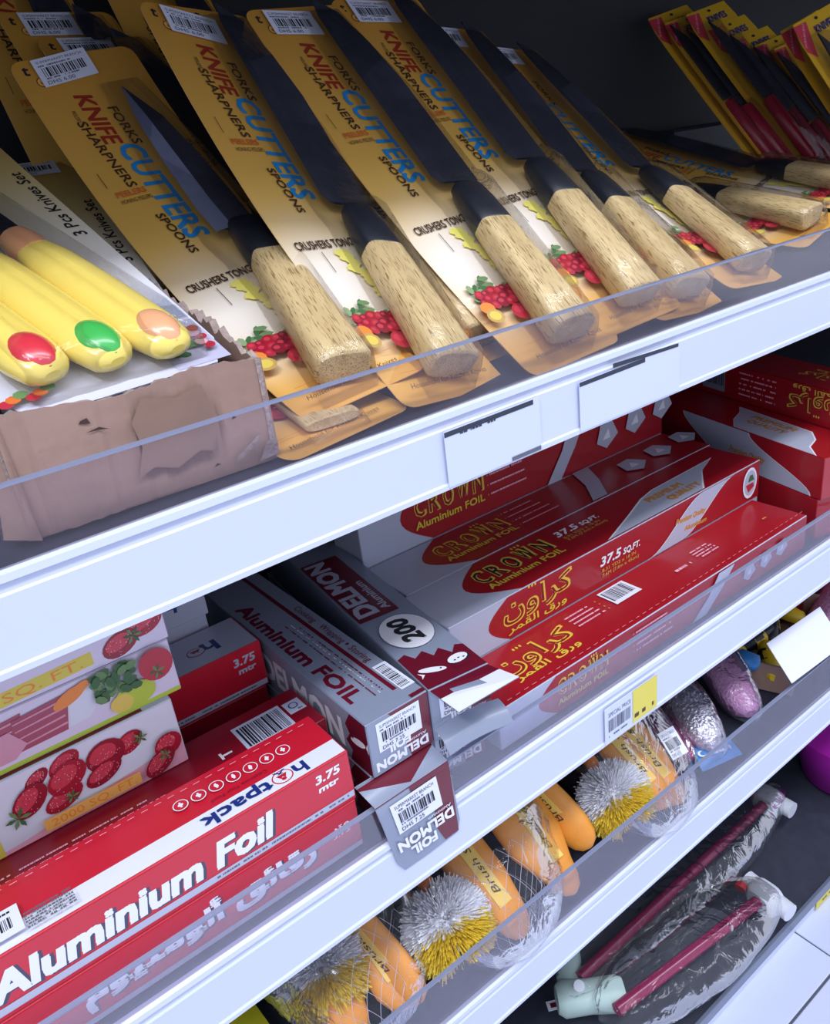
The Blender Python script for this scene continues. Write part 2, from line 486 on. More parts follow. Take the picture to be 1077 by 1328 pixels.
def lab2(A, w, h):
    A.text('SPECIAL PRICE', .004, h * .72, .004, 'ink_grey', w=w * .42)
    A.barcode(.004, h * .3, w * .42, h * .34, m='ink_grey', seed=9)
    A.dashes(.004, h * .16, w * .35, .0016, 'ink_grey')
    A.rect(w * .52, h * .08, w, h, 'yellow_label')
    A.dashes(w * .55, h * .2, w * .4, .004, 'brown_ink', seed=4)
plate('price_label', 'white and yellow barcode price label on the rail under the foil', 'label', .392, -.4565, .456, -.4215, art=lab2)
b = MB(); b.box(0, 0, 0, .098, .0006, .046, 'white_board')
o = b.build('price_card'); o.matrix_world = Matrix.Translation((.676, -.002, -.552 + Z0)) @ Matrix.Rotation(math.radians(-2), 4, 'Z') @ Matrix.Rotation(math.radians(-42), 4, 'X')
tag(o, 'blank white price card leaning back on the lip beside the cardboard box', 'card')
def lab4(A, w, h): A.dashes(.01, .006, w * .7, .003, 'brown_ink')
plate('price_label', 'yellow green label on the kick plate of the lowest shelf', 'label', .80, FL + .002, .95, FL + .030, y=.0015, m='yellow_label', art=lab4)

# ================================================================== CARDED KNIVES
W0, W1, LC = -.037, .052, .35
card_print('knife_card', [(0, (232, 170, 78)), (.10, (238, 182, 92)), (.18, (243, 206, 136)), (.30, (243, 218, 164)), (.42, (238, 196, 112)), (.58, (226, 176, 84)), (1.0, (204, 146, 58))], burst=(.30, .29, .85, .24, (246, 236, 226)))
card_print('knife_card_back', [(0, (150, 140, 130)), (1, (150, 140, 130))])
mat('burst_yellow', (240, 228, 116), 0.35)

def bendfn(k):
    tab = [(0.0, 0.0)]; n = 36; y = z = 0.0
    for i in range(n):
        a = k * ((i + .5) / n * LC - LC / 2); y += math.cos(a) * LC / n; z += math.sin(a) * LC / n; tab.append((y, z))
    def fn(u, v, h):
        t = max(0, min(n - 1e-6, v / LC * n)); i = int(t); f = t - i
        if v < 0: i, f = 0, v / LC * n
        if v > LC: i, f = n - 1, v / LC * n - n + 1
        a = k * (v - LC / 2)
        return (u, tab[i][0] * (1 - f) + tab[i + 1][0] * f - h * math.sin(a), tab[i][1] * (1 - f) + tab[i + 1][1] * f + h * math.cos(a))
    return fn

def fruit_art(A, u, v, s=1.0, dark=False):
    r = random.Random(7)
    for i in range(22):
        x = r.uniform(-.013, .013) * s; y = r.uniform(.006, .018) * s
        A.ell(u + x, v + y - abs(x) * .2, r.uniform(.0018, .0042) * s, r.uniform(.0010, .0020) * s, ('leaf', 'leaf_dark', 'leaf_pale')[i % 3], rot=r.uniform(-60, 120), n=7)
    A.ell(u + .018 * s, v + .012 * s, .0022 * s, .0078 * s, 'white_ink', rot=-20, n=12)
    A.ell(u + .0195 * s, v + .0112 * s, .0014 * s, .0066 * s, 'fruit_dark', rot=-20, n=10)
    for i in range(20):
        x = (i % 7) * .0046 * s - .010 * s + r.uniform(-.001, .001) * s; y = .006 * s - (i // 7) * .0048 * s + r.uniform(-.001, .001) * s; q = r.uniform(.0026, .0040) * s
        A.ell(u + x, v + y, q, q, ('fruit_red', 'fruit_dark', 'berry_a')[i % 3], n=12); A.ell(u + x - q * .2, v + y + q * .25, q * .45, q * .4, 'berry_c', n=8)
    A.ell(u - .0135 * s, v - .004 * s, .0045 * s, .0042 * s, 'fruit_orange', n=12)
    A.ell(u - .013 * s, v - .0100 * s, .0052 * s, .0048 * s, 'kiwi', n=14); A.ell(u - .013 * s, v - .0098 * s, .0036 * s, .0032 * s, 'fruit_yellow', n=12)
    A.ell(u + .004 * s, v - .0125 * s, .0060 * s, .0056 * s, 'fruit_red', n=16); A.ell(u + .003 * s, v - .011 * s, .0030 * s, .0026 * s, 'berry_c', n=10)
def card_art(A, detail=True):
    A.text('t', -.031, .338, .0085, 'ink', rot=-8, bold=.0006)
    A.ell(.006, .3435, .0028, .0028, 'black_plastic', n=14)
    A.ell(-.0215, .331, .0042, .0042, 'brown_ink', n=12); A.ell(-.0215, .331, .0036, .0036, 'orange_sticker', n=12)
    A.text('e', -.0235, .3295, .003, 'brown_ink')
    A.text('KNIFE', -.0085, .3165, .0125, 'red_brown', rot=-90, w=.043, shear=.18, bold=.0008)
    A.text('CUTTERS', -.0025, .2705, .0165, 'blue_ink', rot=-90, w=.091, shear=.12, bold=.0011)
    A.text('SHARPNERS', -.0175, .2945, .0068, 'brown_ink', rot=-86, w=.061, shear=.1, bold=.0003)
    A.text('PEELERS', -.016, .304, .0028, 'brown_ink', rot=-90, w=.010)
    A.text('FORKS', .0085, .302, .0068, 'brown_ink', rot=-88, w=.034, shear=.1, bold=.0003)
    A.text('PEELERS', -.0245, .2265, .0050, 'orange_ink', rot=0, w=.0205, bold=.0003)
    A.text('HONING PEELERS', -.0245, .2205, .0036, 'brown_ink', rot=0, w=.0215)
    A.text('SPOONS', -.0105, .2055, .0060, 'brown_ink', rot=-86, w=.040, shear=.1, bold=.0003)
    A.text('CRUSHERS TONGS', -.0285, .1325, .0072, 'brown_ink', rot=2, w=.050, bold=.0003)
    A.text('CORERS', .0455, .178, .0058, 'brown_ink', rot=-86, w=.033, bold=.0002)
    A.text('CRUSHERS', .043, .262, .0048, 'brown_ink', rot=-86, w=.03)
    A.rect(-.012, .112, -.0115, .130, 'brown_ink')
    A.rect(-.027, .236, -.0265, .25, 'brown_ink')
    r = random.Random(3)
    for i in range(16):
        A.ell(.004 + .0008 * i + r.uniform(-.002, .003), .128 - .0042 * i, .0065, .0032, 'burst_yellow', rot=r.uniform(-30, 30), n=8)
    fruit_art(A, -.013, .062, 1.25)
    A.ell(.044, .073, .007, .005, 'fruit_red', n=10, rot=20); A.ell(.042, .063, .008, .0055, 'fruit_yellow', n=12)
    A.ell(.040, .047, .0088, .0098, 'fruit_orange', n=16); A.ell(.040, .047, .007, .008, 'orange_sticker', n=16)
    for i in range(6):
        a = i * math.pi / 3; A.poly([(.040, .047), (.040 + .006 * math.cos(a), .047 + .007 * math.sin(a)), (.040 + .006 * math.cos(a + .75), .047 + .007 * math.sin(a + .75))], 'fruit_orange')
    A.text('Household for Kitchen Knives', -.030, .0075, .0042, 'brown_ink', rot=1, w=.064, shear=.35)
    A.rect(-.030, .0205, .046, .0208, 'orange_ink')

def make_card(t, k):
    fn = bendfn(k); b = MB()
    def side(h, m, flip):
        rows, uvs = [], []
        for v in [0, .0006, .0016, .003, .005, .009] + [.009 + (LC - .018) * i / 22 for i in range(1, 23)] + [LC - .005, LC - .003, LC - .0016, LC - .0006, LC]:
            ins = 0.0
            rc = .009
            for q in (v, LC - v):
                if q < rc: ins = max(ins, rc - math.sqrt(max(0, rc * rc - (rc - q) ** 2)))
            us = [W0 + ins + (W1 - W0 - 2 * ins) * j / 6 for j in range(7)]
            rows.append([fn(u, v, h) for u in us]); uvs.append([((u - W0) / (W1 - W0), v / LC) for u in us])
        b.grid(rows, m, uvs=uvs, smooth=True); return rows
    top = side(0, 'knife_card', False); bot = side(-.0006, 'knife_card_back', True)
    edge_t = [r[0] for r in top] + [r[-1] for r in top[::-1]]; edge_b = [r[0] for r in bot] + [r[-1] for r in bot[::-1]]
    b.grid([edge_t, edge_b], 'knife_card', closed=True, smooth=False)
    card_art(Art(b, fn))
    b.build('backing_card', t)
    return fn

def make_sticker(t, fn, u0=-.0225, v0=.325, u1=.0175, v1=.3475, seed=0, tilt=0.0):
    b = MB(); q = lambda u, v, h: fn(u, v + (u - u0) * tilt, .0016 + h)
    rows = [[q(u0 + (u1 - u0) * i / 4, v, .0010 * (i / 4) ** 2) for i in range(5)] for v in (v0, v1)]
    A = Art(b, q); A.rect(u0, v0, u1, v1, 'paper')
    sticker_art(A, u0, v0, u1, v1, seed)
    b.build('price_sticker', t, 'white barcode price sticker')

def make_handle(t, fn, small=False):
    P = lambda u, v, h: Vector(fn(u, v, h))
    a, c = (P(-.0015, .013, .0135), P(.0275, .128, .0120)) if small else (P(.0045, .013, .0135), P(.0225, .115, .0120))
    up = (0, 0, 1)
    # handle mesh in its own frame so that the wood grain follows it
    L = (c - a).length
    b = MB(); secs = [(0, .030, .018), (.006, .0335, .0215), (.02, .0345, .0225), (.35, .0330, .0215), (.7, .0305, .020), (.97, .0285, .0190), (1.0, .0280, .0185)]
    b.loft((0, 0, 0), (0, L, 0), secs, 'wood', up=up, n=32, e=3.6)
    o = b.build('handle', t, 'pale wooden handle')
    y = (c - a).normalized(); x = y.cross(Vector((0, 0, 1))).normalized(); z = x.cross(y)
    m = Matrix.Identity(4)
    for i in range(3): m[i][0] = x[i]; m[i][1] = y[i]; m[i][2] = z[i]; m[i][3] = a[i]
    o.matrix_local = m
    b = MB(); d = P(.0325, .170, .0095) if small else P(.0300, .157, .0095)
    b.loft(c, d, [(-.02, .0282, .0187), (.0, .0290, .0194), (.5, .0272, .0175), (.85, .0245, .0145), (.96, .0225, .0125), (1.0, .019, .009)], 'black_plastic', up=up, n=32, e=3.2)
    b.build('ferrule', t, 'black ferrule')

def make_blade(t, fn, small=False):
    if small: E = [(.012, .168), (.0105, .19), (.0125, .235), (.0165, .28), (.0225, .309)]; S = [(.0405, .168), (.0400, .20), (.0385, .235), (.0340, .275), (.0225, .309)]
    else: E = [(.0135, .165), (.0100, .172), (.0115, .23), (.0125, .30), (.014, .330), (.0185, .3475)]; S = [(.046, .160), (.046, .20), (.0455, .262), (.041, .300), (.033, .332), (.0185, .3475)]
    def lerp(C, s):
        s *= len(C) - 1; i = min(int(s), len(C) - 2); f = s - i
        return C[i][0] * (1 - f) + C[i + 1][0] * f, C[i][1] * (1 - f) + C[i + 1][1] * f
    p0, p1 = Vector(fn(0, .16, .0085)), Vector(fn(0, .345 if not small else .31, .0085))
    v0, v1 = .16, (.345 if not small else .31)
    def F(u, v, h):
        q = p0 + (p1 - p0) * ((v - v0) / (v1 - v0)); return Vector((u, q.y, q.z)) + Vector((0, 0, h))
    b = MB(); n = 20; top = []; bot = []
    bev = .42 if small else .16
    for i in range(n + 1):
        s = i / n; e = lerp(E, s); p = lerp(S, s)
        mid = (e[0] + (p[0] - e[0]) * bev, e[1] + (p[1] - e[1]) * bev)
        top.append([F(*e, 0), F(*mid, .0009), F(*p, .0010)]); bot.append([F(*e, 0), F(*mid, -.0009), F(*p, -.0010)])
    b.grid([[r[0], r[1]] for r in top], 'steel_ground_sheen' if small else 'steel_dark', smooth=False)
    b.grid([[r[1], r[2]] for r in top], 'steel_dark', smooth=False)
    b.grid(bot, 'steel_dark', smooth=False)
    b.grid([[r[2], q[2]] for r, q in zip(top, bot)], 'steel_dark', smooth=False)
    b.build('blade', t, 'dark pointed blade' if small else 'broad black blade')

def make_blister(t, fn, small=False):
    """clear shell: deep over the handle, shallow over the blade, with a flat flange"""
    b = MB(); rows = []
    prof = [(.003, .0005), (.006, .018), (.010, .0255), (.05, .0262), (.112, .0235), (.150, .0195), (.162, .0155), (.168, .0115), (.25, .0120), (.335, .0100), (.343, .0005)]
    if small: prof = prof[:8] + [(.25, .012), (.312, .0110), (.322, .0005)]
    for v, h in prof:
        cu = (.0045 + (v - .012) / .102 * .018 if not small else -.0015 + (v - .012) / .116 * .029) if v < .14 else (.0295 if not small else .028)
        hw = .0195 if v < .12 else .0195 + min(1, (v - .12) / .05) * .005
        if v > .3 and not small: hw = .0235 - (v - .3) * .22; cu = .029 - (v - .3) * .2
        if small and v > .24: hw = .0235 - (v - .24) * .15; cu = .0280 - (v - .24) * .04
        r = []
        for x, y in ((-1.0, 0), (-.99, .55), (-.93, .85), (-.78, 1), (-.3, 1), (.3, 1), (.78, 1), (.93, .85), (.99, .55), (1.0, 0)):
            r.append(fn(cu + hw * x, v, .0006 + h * y))
        rows.append(r)
    b.grid(rows, 'clear_blister', smooth=True)
    b.build('blister', t, 'clear plastic blister')

CARDG = 'carded kitchen knives along the top shelf'
def knife_pack(label, o, R, k=.8, small=False, sticker=True, seed=0, tilt=0.0):
    t = thing('carded_knife', label, 'knife', pose(o, R), CARDG)
    fn = make_card(t, k)
    make_handle(t, fn, small); make_blade(t, fn, small); make_blister(t, fn, small)
    if sticker: make_sticker(t, fn, seed=seed, tilt=tilt)
    return t
def shift(o, R, du, dv, dn):
    return tuple(o[i] + R[i][0] * du + R[i][1] * dv + R[i][2] * dn for i in range(3))
K1 = ((.2339, .0308, -.1292), ((.9954, -.0826, -.0478), (.0371, .7964, -.6036), (.0879, .5991, .7958)), 1.664)
K2 = ((.29, .0196, -.1431), ((.9872, -.0026, .1596), (.1123, .7214, -.6833), (-.1133, .6925, .7124)), .854)
K3 = ((.3847, .0109, -.1437), ((.9982, -.0587, .0078), (.048, .7254, -.6866), (.0347, .6858, .727)), .791)
K4 = ((.4632, .0191, -.1376), ((.9984, -.0556, .0054), (.0441, .7245, -.6879), (.0343, .687, .7258)), .715)
K5 = ((.5172, .0181, -.1429), ((.9956, .0301, .0891), (.0345, .7643, -.6439), (-.0874, .6441, .7599)), .8)
K6 = ((.615, .026, -.1406), ((.9926, .0049, .1212), (.0677, .8068, -.5869), (-.1007, .5908, .8005)), .8)
K7 = ((.815, .0798, -.1335), ((.9716, -.1676, -.1668), (.1156, .952, -.2833), (.2063, .256, .9444)), .8)
R7 = ((-.15, -.955, .02), (.93, -.15, -.30), (.28, -.03, .95))
knife_pack('carded knife with a small pointed blade, beside the cardboard tray', *K1, small=True, seed=1, tilt=.12)
knife_pack('carded broad knife just right of the small pointed one', *K2, seed=2, tilt=-.18)
knife_pack('carded broad knife, third wooden handle from the cardboard tray', *K3, seed=3, tilt=-.1)
knife_pack('carded broad knife, fourth wooden handle from the cardboard tray', *K4, seed=4, tilt=-.1)
knife_pack('carded broad knife, fifth wooden handle, tucked under its left neighbour', *K5, seed=5)
knife_pack('carded broad knife turned aside, sixth handle, last that points at the aisle', *K6, seed=6)


def back_pose(px, py, y, yaw=0.0):
    # card standing steeply behind the front row: its top left corner is given, its foot is on the deck
    p = at(px, py, y=y); sp_ = min(.97, (p.z + .1425) / LC); cp_ = math.sqrt(1 - sp_ * sp_)
    up = Vector((-math.sin(yaw) * cp_, math.cos(yaw) * cp_, sp_)); r = Vector((math.cos(yaw), math.sin(yaw), 0)); n = r.cross(up)
    o = p - r * W0 - up * LC
    return tuple(o), tuple((r[i], up[i], n[i]) for i in range(3)), .2
cp, sp = math.cos(.20), math.sin(.20)
KB1 = ((.2090, .0120, -.1415), ((.990, -.14, .0), (.14 * cp, .99 * cp, -sp), (.14 * sp, .99 * sp, cp)), .35)
kb = knife_pack('carded knife lying beneath the small pointed knife, only its bottom edge out', *KB1, seed=7)
kb.scale = (1, 1, .3)
knife_pack('shaded card with a black t mark, behind the top of the small pointed knife', *back_pose(-8, 16, .372, .10), seed=8)
knife_pack('carded knife in the gap left of the second pack, mostly hidden under it', *back_pose(118, -45, .395, .06), sticker=False, seed=9)
knife_pack('carded knife in the gap between the second and third packs', shift(K3[0], K3[1], -.036, .036, -.030), K3[1], .8, sticker=False, seed=10)
knife_pack('carded knife in the gap between the fifth and sixth handles', shift(K6[0], K6[1], -.036, .04, -.028), K6[1], .8, sticker=False, seed=11)
knife_pack('carded knife lying crosswise, its handle end pointing right along the lip', *K7, sticker=False, seed=12)
knife_pack('carded knife far right behind the crosswise one, only its handle showing', (.98, .10, -.125), K7[1], .8, sticker=False, seed=13)
knife_pack('shaded knife card high at the left frame edge with blue letters', *back_pose(-90, -62, .42, .08), sticker=True, seed=14)
knife_pack('shaded knife card at the top edge between the tray and second pack', *back_pose(44, 50, .345, .10), sticker=True, seed=15)

# ---- red-handled knives on gaudy cards filed in a row, far right
card_print('fin_card', [(0, (226, 176, 60)), (.5, (214, 160, 52)), (1, (224, 176, 40))])
mat('fin_red', (150, 22, 50), 0.3)
mat('tag_pink', (206, 60, 76), 0.4)
def fin_pack(label, mw, front=False):
    t = thing('carded_knife', label, 'knife', mw, 'red-handled knife cards filed in a row')
    b = MB(); w, L = .085, .262
    rows = []; uvs = []
    for i in range(13):
        v = L * i / 12; ins = .0
        if v < .02: ins = .02 - math.sqrt(.0004 - (.02 - v) ** 2)
        if L - v < .012: ins = (.012 - (L - v)) * .4
        zz = .10 * (v - L / 2) ** 2
        rows.append([(ins, v, zz), (w / 2, v, zz), (w - ins, v, zz)]); uvs.append([(0, v / L), (.5, v / L), (1, v / L)])
    b.grid(rows, 'fin_card', uvs=uvs); b.grid([[(x, y, z - .0006) for x, y, z in r] for r in rows], 'fin_card', uvs=uvs)
    q = lambda u, v, h: (u, v, .10 * (v - L / 2) ** 2 + h + .0003)
    A = Art(b, q)
    A.poly([(.001, L - .034), (.012, L - .045), (.026, L - .004), (.002, L - .003)], 'tag_pink')
    for k in range(4): A.text('SALE', .004 + .004 * k, L - .030 + .006 * k, .003, 'pink', rot=60)
    A.text('KNIVES', .032, L - .022, .009, 'navy_ink', w=.036, bold=.0006)
    A.ell(.044, L - .006, .003, .0018, 'ink', n=10)
    A.poly([(.03, .03), (.07, .03), (.08, .09), (.05, .12), (.028, .08)], 'fruit_yellow')
    b.build('backing_card', t)
    b = MB(); b.loft((.022, .018, .010), (.022, .115, .010), [(0, .012, .010), (.05, .018, .016), (.6, .016, .015), (.95, .015, .014), (1, .012, .012)], 'fin_red', n=14); b.build('handle', t, 'red plastic handle')
    b = MB()
    pts = [(.014, .118), (.036, .118), (.038, .17), (.030, .215), (.018, .238), (.014, .20)]
    b.face([(x, y, .0115) for x, y in pts], 'steel_dark'); b.face([(x, y, .0095) for x, y in pts[::-1]], 'steel_dark')
    b.grid([[(x, y, .0115) for x, y in pts], [(x, y, .0095) for x, y in pts]], 'steel_dark', closed=True, smooth=False)
    b.build('blade', t)
    b = MB(); rows = []
    for v, h in [(.010, .001), (.013, .019), (.115, .018), (.122, .014), (.235, .013), (.243, .001)]:
        rows.append([(.008, v, .001), (.009, v, h * .8), (.013, v, h), (.033, v, h), (.039, v, h * .8), (.040, v, .001)])
    b.grid(rows, 'clear_blister'); b.build('blister', t, 'clear plastic blister')
    return t
def axes(up, r):
    up = Vector(up).normalized(); r = Vector(r); r = (r - up * r.dot(up)).normalized(); n = r.cross(up)
    return tuple((r[i], up[i], n[i]) for i in range(3))
words = ['leftmost', 'second from the left', 'third from the left', 'fourth from the left', 'fifth from the left', 'sixth from the left', 'seventh from the left']
tls = [(837, 27), (858, 33), (886, 22), (914, 40), (945, 55), (975, 62), (1000, 66)]
for i, (px, py) in enumerate(tls):
    y1 = .42 - .018 * i
    p = at(px, py, y=y1)
    up = Vector((-.03, .16, .20)).normalized()
    o = p - up * .262
    fin_pack('red-handled knife card in the filed row, %s' % words[i], pose(o, axes(up, (.93, -.02, .20))))
for i, (px, py) in enumerate([(1008, 44), (1024, 36)]):
    p = at(px, py, y=.24 - .02 * i); up = Vector((-.05, .13, .20)).normalized()
    fin_pack(['red-handled knife card leaning nearer the camera, lower of two at right edge', 'red-handled knife card leaning nearest the camera, upper of two at right edge'][i], pose(p - up * .262, axes(up, (.93, -.05, .2))))

# ================================================================== CARDBOARD TRAY WITH YELLOW KNIFE SETS
t = thing('cardboard_tray', 'torn brown cardboard tray holding yellow knife sets', 'box', rotz(.049, .0225, -.143, -1.5))
def wall(p0, p1, hA, hB, name, seed, th=.0035, rag=.002):
    r = random.Random(seed); b = MB(); n = 40
    p0, p1 = Vector((*p0, 0)), Vector((*p1, 0)); d = (p1 - p0).normalized(); nn = Vector((-d.y, d.x, 0)) * th
    o, i_ = [], []
    for k in range(n + 1):
        s = k / n; c = p0 + (p1 - p0) * s
        h = hA + (hB - hA) * s + r.uniform(-rag, rag) + .002 * math.sin(9 * s + seed)
        w = .0012 * math.sin(5 * s + seed) + .0006 * r.uniform(-1, 1)
        bot = .0006 + r.uniform(0, .0012)
        o.append([c + nn * (-w / th) + Vector((0, 0, bot)), c + nn * (-w * 1.4 / th) + Vector((0, 0, h * .5)), c + nn * (-w / th) + Vector((0, 0, h))])
        i_.append([c + nn * .3 + nn + Vector((0, 0, bot)), c + nn + Vector((0, 0, h * .5)), c + nn * 1.0 + Vector((0, 0, h + r.uniform(-.0015, .0005)))])
    b.grid(o, 'cardboard', smooth=False); b.grid(i_, 'cardboard', smooth=False)
    b.grid([[a[2], c[2]] for a, c in zip(o, i_)], 'cardboard_torn', smooth=False)
    b.grid([[o[0][j], i_[0][j]] for j in range(3)], 'cardboard_torn', smooth=False); b.grid([[o[-1][j], i_[-1][j]] for j in range(3)], 'cardboard_torn', smooth=False)
    return b
mat('cardboard_torn', (176, 156, 150), 0.95, var=0.35, vscale=160, bump=.8, bscale=300)
mat('hole_dark', (70, 48, 44), 0.9)
mat('tape', (150, 119, 103), 0.5, var=.2, vscale=30)
b = wall((0, 0), (.1245, 0), .0565, .054, 'f', 1, rag=.0006)
A = Art(b, lambda u, v, h: (u, -h - .0016, v))
for pts in ([(.033, .046), (.038, .045), (.037, .0478), (.034, .0472)], [(.035, .0415), (.041, .0425), (.045, .0405), (.041, .0412)], [(.088, .0075), (.092, .0080), (.090, .0092)], [(.102, .028), (.105, .0285), (.103, .0297)]):
    A.poly(pts, 'hole_dark')
A.poly([(.100, .006), (.112, .012), (.116, .018), (.108, .013), (.101, .009)], 'cardboard_torn')
A.poly([(.112, .003), (.1235, .004), (.1235, .013), (.118, .012)], 'cardboard_torn')
A.poly([(.052, .014), (.060, .017), (.071, .013), (.083, .018), (.090, .016), (.096, .030), (.091, .049), (.078, .046), (.062, .050), (.055, .040), (.057, .028)], 'tape')
b.build('front_wall', t)
wall((.1245, 0), (.1245, .15), .054, .083, 'r', 5, rag=.003).build('side_wall', t)
wall((0, .15), (0, 0), .083, .0565, 'l', 9).build('side_wall', t)
wall((.1245, .15), (0, .15), .083, .083, 'b', 12).build('back_wall', t)
b = MB(); b.box(.001, .001, 0.0004, .1235, .149, .003, 'cardboard'); b.build('base', t)
b = MB(); b.face([(-.001, .002, .0560), (-.010, .004, .004), (.004, -.004, .001), (.002, -.002, .055)], 'cardboard'); b.face([(-.0015, .0025, .0560), (-.0105, .0045, .004), (-.001, .012, .001), (-.001, .01, .055)], 'cardboard_torn'); b.build('corner_flap', t)

card_print('set_card', [(0, (206, 206, 226)), (.22, (226, 224, 240)), (.28, (236, 232, 240)), (.5, (240, 230, 206)), (.75, (222, 196, 128)), (1.0, (196, 150, 60))])
mat('set_yellow', (243, 218, 108), 0.22, coat=.6)
mat('set_green', (70, 180, 84), 0.25, coat=.5)
mat('set_peach', (240, 172, 128), 0.25, coat=.5)
mat('set_redtip', (216, 56, 70), 0.25, coat=.5)
mat('kitchen_print', (188, 186, 212), 0.4)
def knife_set(label, mw, hidden=False, seed=0, corner=True):
    """local: origin at the bottom RIGHT corner of the card, x left is negative, y up the card"""
    t = thing('knife_set_pack', label, 'knife set', mw, 'three-piece knife sets in the cardboard tray')
    b = MB(); W, L = .110, .31
    rows, uvs = [], []
    for i in range(17):
        v = L * i / 16; ins = 0
        for q in (v, L - v):
            if q < .01: ins = max(ins, .01 - math.sqrt(max(0, .0001 - (.01 - q) ** 2)))
        rows.append([(-W + ins, v, 0), (-W / 2, v, 0), (-ins, v, 0)]); uvs.append([(0, v / L), (.5, v / L), (1, v / L)])
    b.grid(rows, 'set_card', uvs=uvs); b.grid([[(x, y, z - .0006) for x, y, z in r] for r in rows], 'set_card', uvs=uvs)
    A = Art(b, lambda u, v, h: (u, v, h))
    A.text('3 Pcs Knives Set', -.0045, .146, .0078, 'ink', rot=90, w=.092, bold=.0003)
    A.poly([(-.001, .002), (-.030, .002), (-.034, .062), (-.001, .056)], 'kitchen_print')
    A.poly([(-.001, .040), (-.031, .044), (-.0312, .046), (-.001, .042)], 'white_ink')
    for k in range(40):
        r = random.Random(k + seed); a = r.uniform(0, 6.28); q = r.uniform(0, 1) ** .5
        A.ell(-.0235 + .0115 * q * math.cos(a), .0225 + .012 * q * math.sin(a), .0032, .0024, ('leaf', 'leaf_dark', 'lime')[k % 3 if k % 5 else 2], rot=k * 40, n=7)
    for k in range(5): A.ell(-.0075 - .002 * (k % 2), .012 + .004 * k, .0034, .003, ('fruit_red', 'pink')[k % 2], n=9)
    for k in range(7): A.ell(-.0165 - .0016 * (k % 3), .040 + .0018 * k, .003, .0024, ('leaf', 'blue_ink')[k % 2], n=7)
    for k in range(6): A.ell(-.108 + .004 * k, .010 + .002 * (k % 3), .0034, .003, ('fruit_red', 'orange_ink', 'leaf')[k % 3], n=8)
    b.build('backing_card', t)
    if not hidden:
        tips = ['set_peach', 'set_green', 'set_redtip']; SK = -.16
        for k in range(3):
            x = -.0285 - .0285 * k; y0 = .0045 + .0035 * k
            h = thing('x', None, None) if False else None
            b = MB(); L2 = .112
            secs = [(0, .008, .004), (.012, .017, .010), (.045, .023, .0145), (.16, .0280, .0175), (.5, .0282, .018), (.86, .0265, .017), (1.0, .021, .015)]
            b.loft((x, y0, .0105), (x + SK * L2, y0 + L2, .0105), secs, 'set_yellow', n=20, e=2.2)
            o = b.build('handle', t, 'glossy yellow handle')
            b = MB(); b.loft((x, y0 + .0006, .0125), (x + SK * .03, y0 + .0290, .0135), [(.5 - .5 * math.cos(math.pi * q / 12), .0205 * math.sin(math.pi * max(.03, min(.97, q / 12))), .0175 * math.sin(math.pi * max(.03, min(.97, q / 12)))) for q in range(13)], tips[k], n=24, e=2.0); b.build('end_cap', o, ['peach end cap', 'green end cap', 'red end cap'][k])
            b = MB(); X = x + SK * L2; b.loft((X, y0 + L2 - .002, .0105), (X + SK * .02, y0 + L2 + .018, .0105), [(0, .0195, .0162), (.5, .0205, .0172), (1, .018, .015)], tips[k], n=16, e=2.2); b.build('collar', o)
            b = MB(); P = [(X + SK * q + a, y0 + L2 + q) for a, q in ((-.009, .018), (.009, .018), (.011, .07), (.003, .13), (-.009, .10))]
            b.face([(a, c, .011) for a, c in P], 'black_plastic'); b.face([(a, c, .0095) for a, c in P[::-1]], 'black_plastic'); b.build('blade', t)
        b = MB(); rows = []
        for v, h in [(.006, .0008), (.010, .018), (.03, .0222), (.20, .0222), (.275, .014), (.285, .0008)]:
            rows.append([(-.103, v, .001), (-.102, v, h * .8), (-.098, v, h)] + [(-.098 + .075 * i / 12, v, h - .0035 * (.5 - .5 * math.cos(i / 12 * 6 * math.pi)) * (1 if i % 4 == 2 else .4)) for i in range(1, 12)] + [(-.023, v, h), (-.0195, v, h * .8), (-.0185, v, .001)])
            rows[-1] = [(max(-.108, a + .008 + SK * v), c, e) for a, c, e in rows[-1]]
        b.grid(rows, 'clear_blister'); b.build('blister', t, 'clear plastic blister')
    b = MB(); A = Art(b, lambda u, v, h: (u, v, h + .0012)); sticker_art(A, -.05, .285, -.012, .308, seed); b.build('price_sticker', t, 'white barcode price sticker')
    return t
def tilted(corner, yaw, pitch, roll=0):
    up = Vector((-math.sin(yaw) * math.cos(pitch), math.cos(yaw) * math.cos(pitch), math.sin(pitch)))
    return pose(corner, axes(up, (math.cos(yaw), math.sin(yaw), roll)))
knife_set('pack of three knives with glossy yellow handles on top of the cardboard tray', tilted((.167, .0345, -.0895), .085, .42, .02), seed=2)
knife_set('pale three-piece knife set card behind the yellow handles in the tray', tilted((.1720, .060, -.1095), -.112, .41, .0), hidden=True, seed=5)

# ================================================================== FOIL BOXES
def carton(name, label, cat, mw, L, D, H, faces, base='white_board', group=None, extra=None):
    """a closed carton; faces: dict of side -> function(Art, width, height)"""
    t = thing(name, label, cat, mw, group)
    b = MB(); b.box(0, 0, 0, L, D, H, base, .0006)
    fr = {'top': (lambda u, v, h: (u, v, H + h), L, D), 'front': (lambda u, v, h: (u, -h, v), L, H),
          'right': (lambda u, v, h: (L + h, u, v), D, H), 'left': (lambda u, v, h: (-h, D - u, v), D, H)}
    for k, fnn in faces.items():
        f, w, h = fr[k]; fnn(Art(b, f), w, h)
    b.build('carton', t)
    if extra: extra(t)
    return t

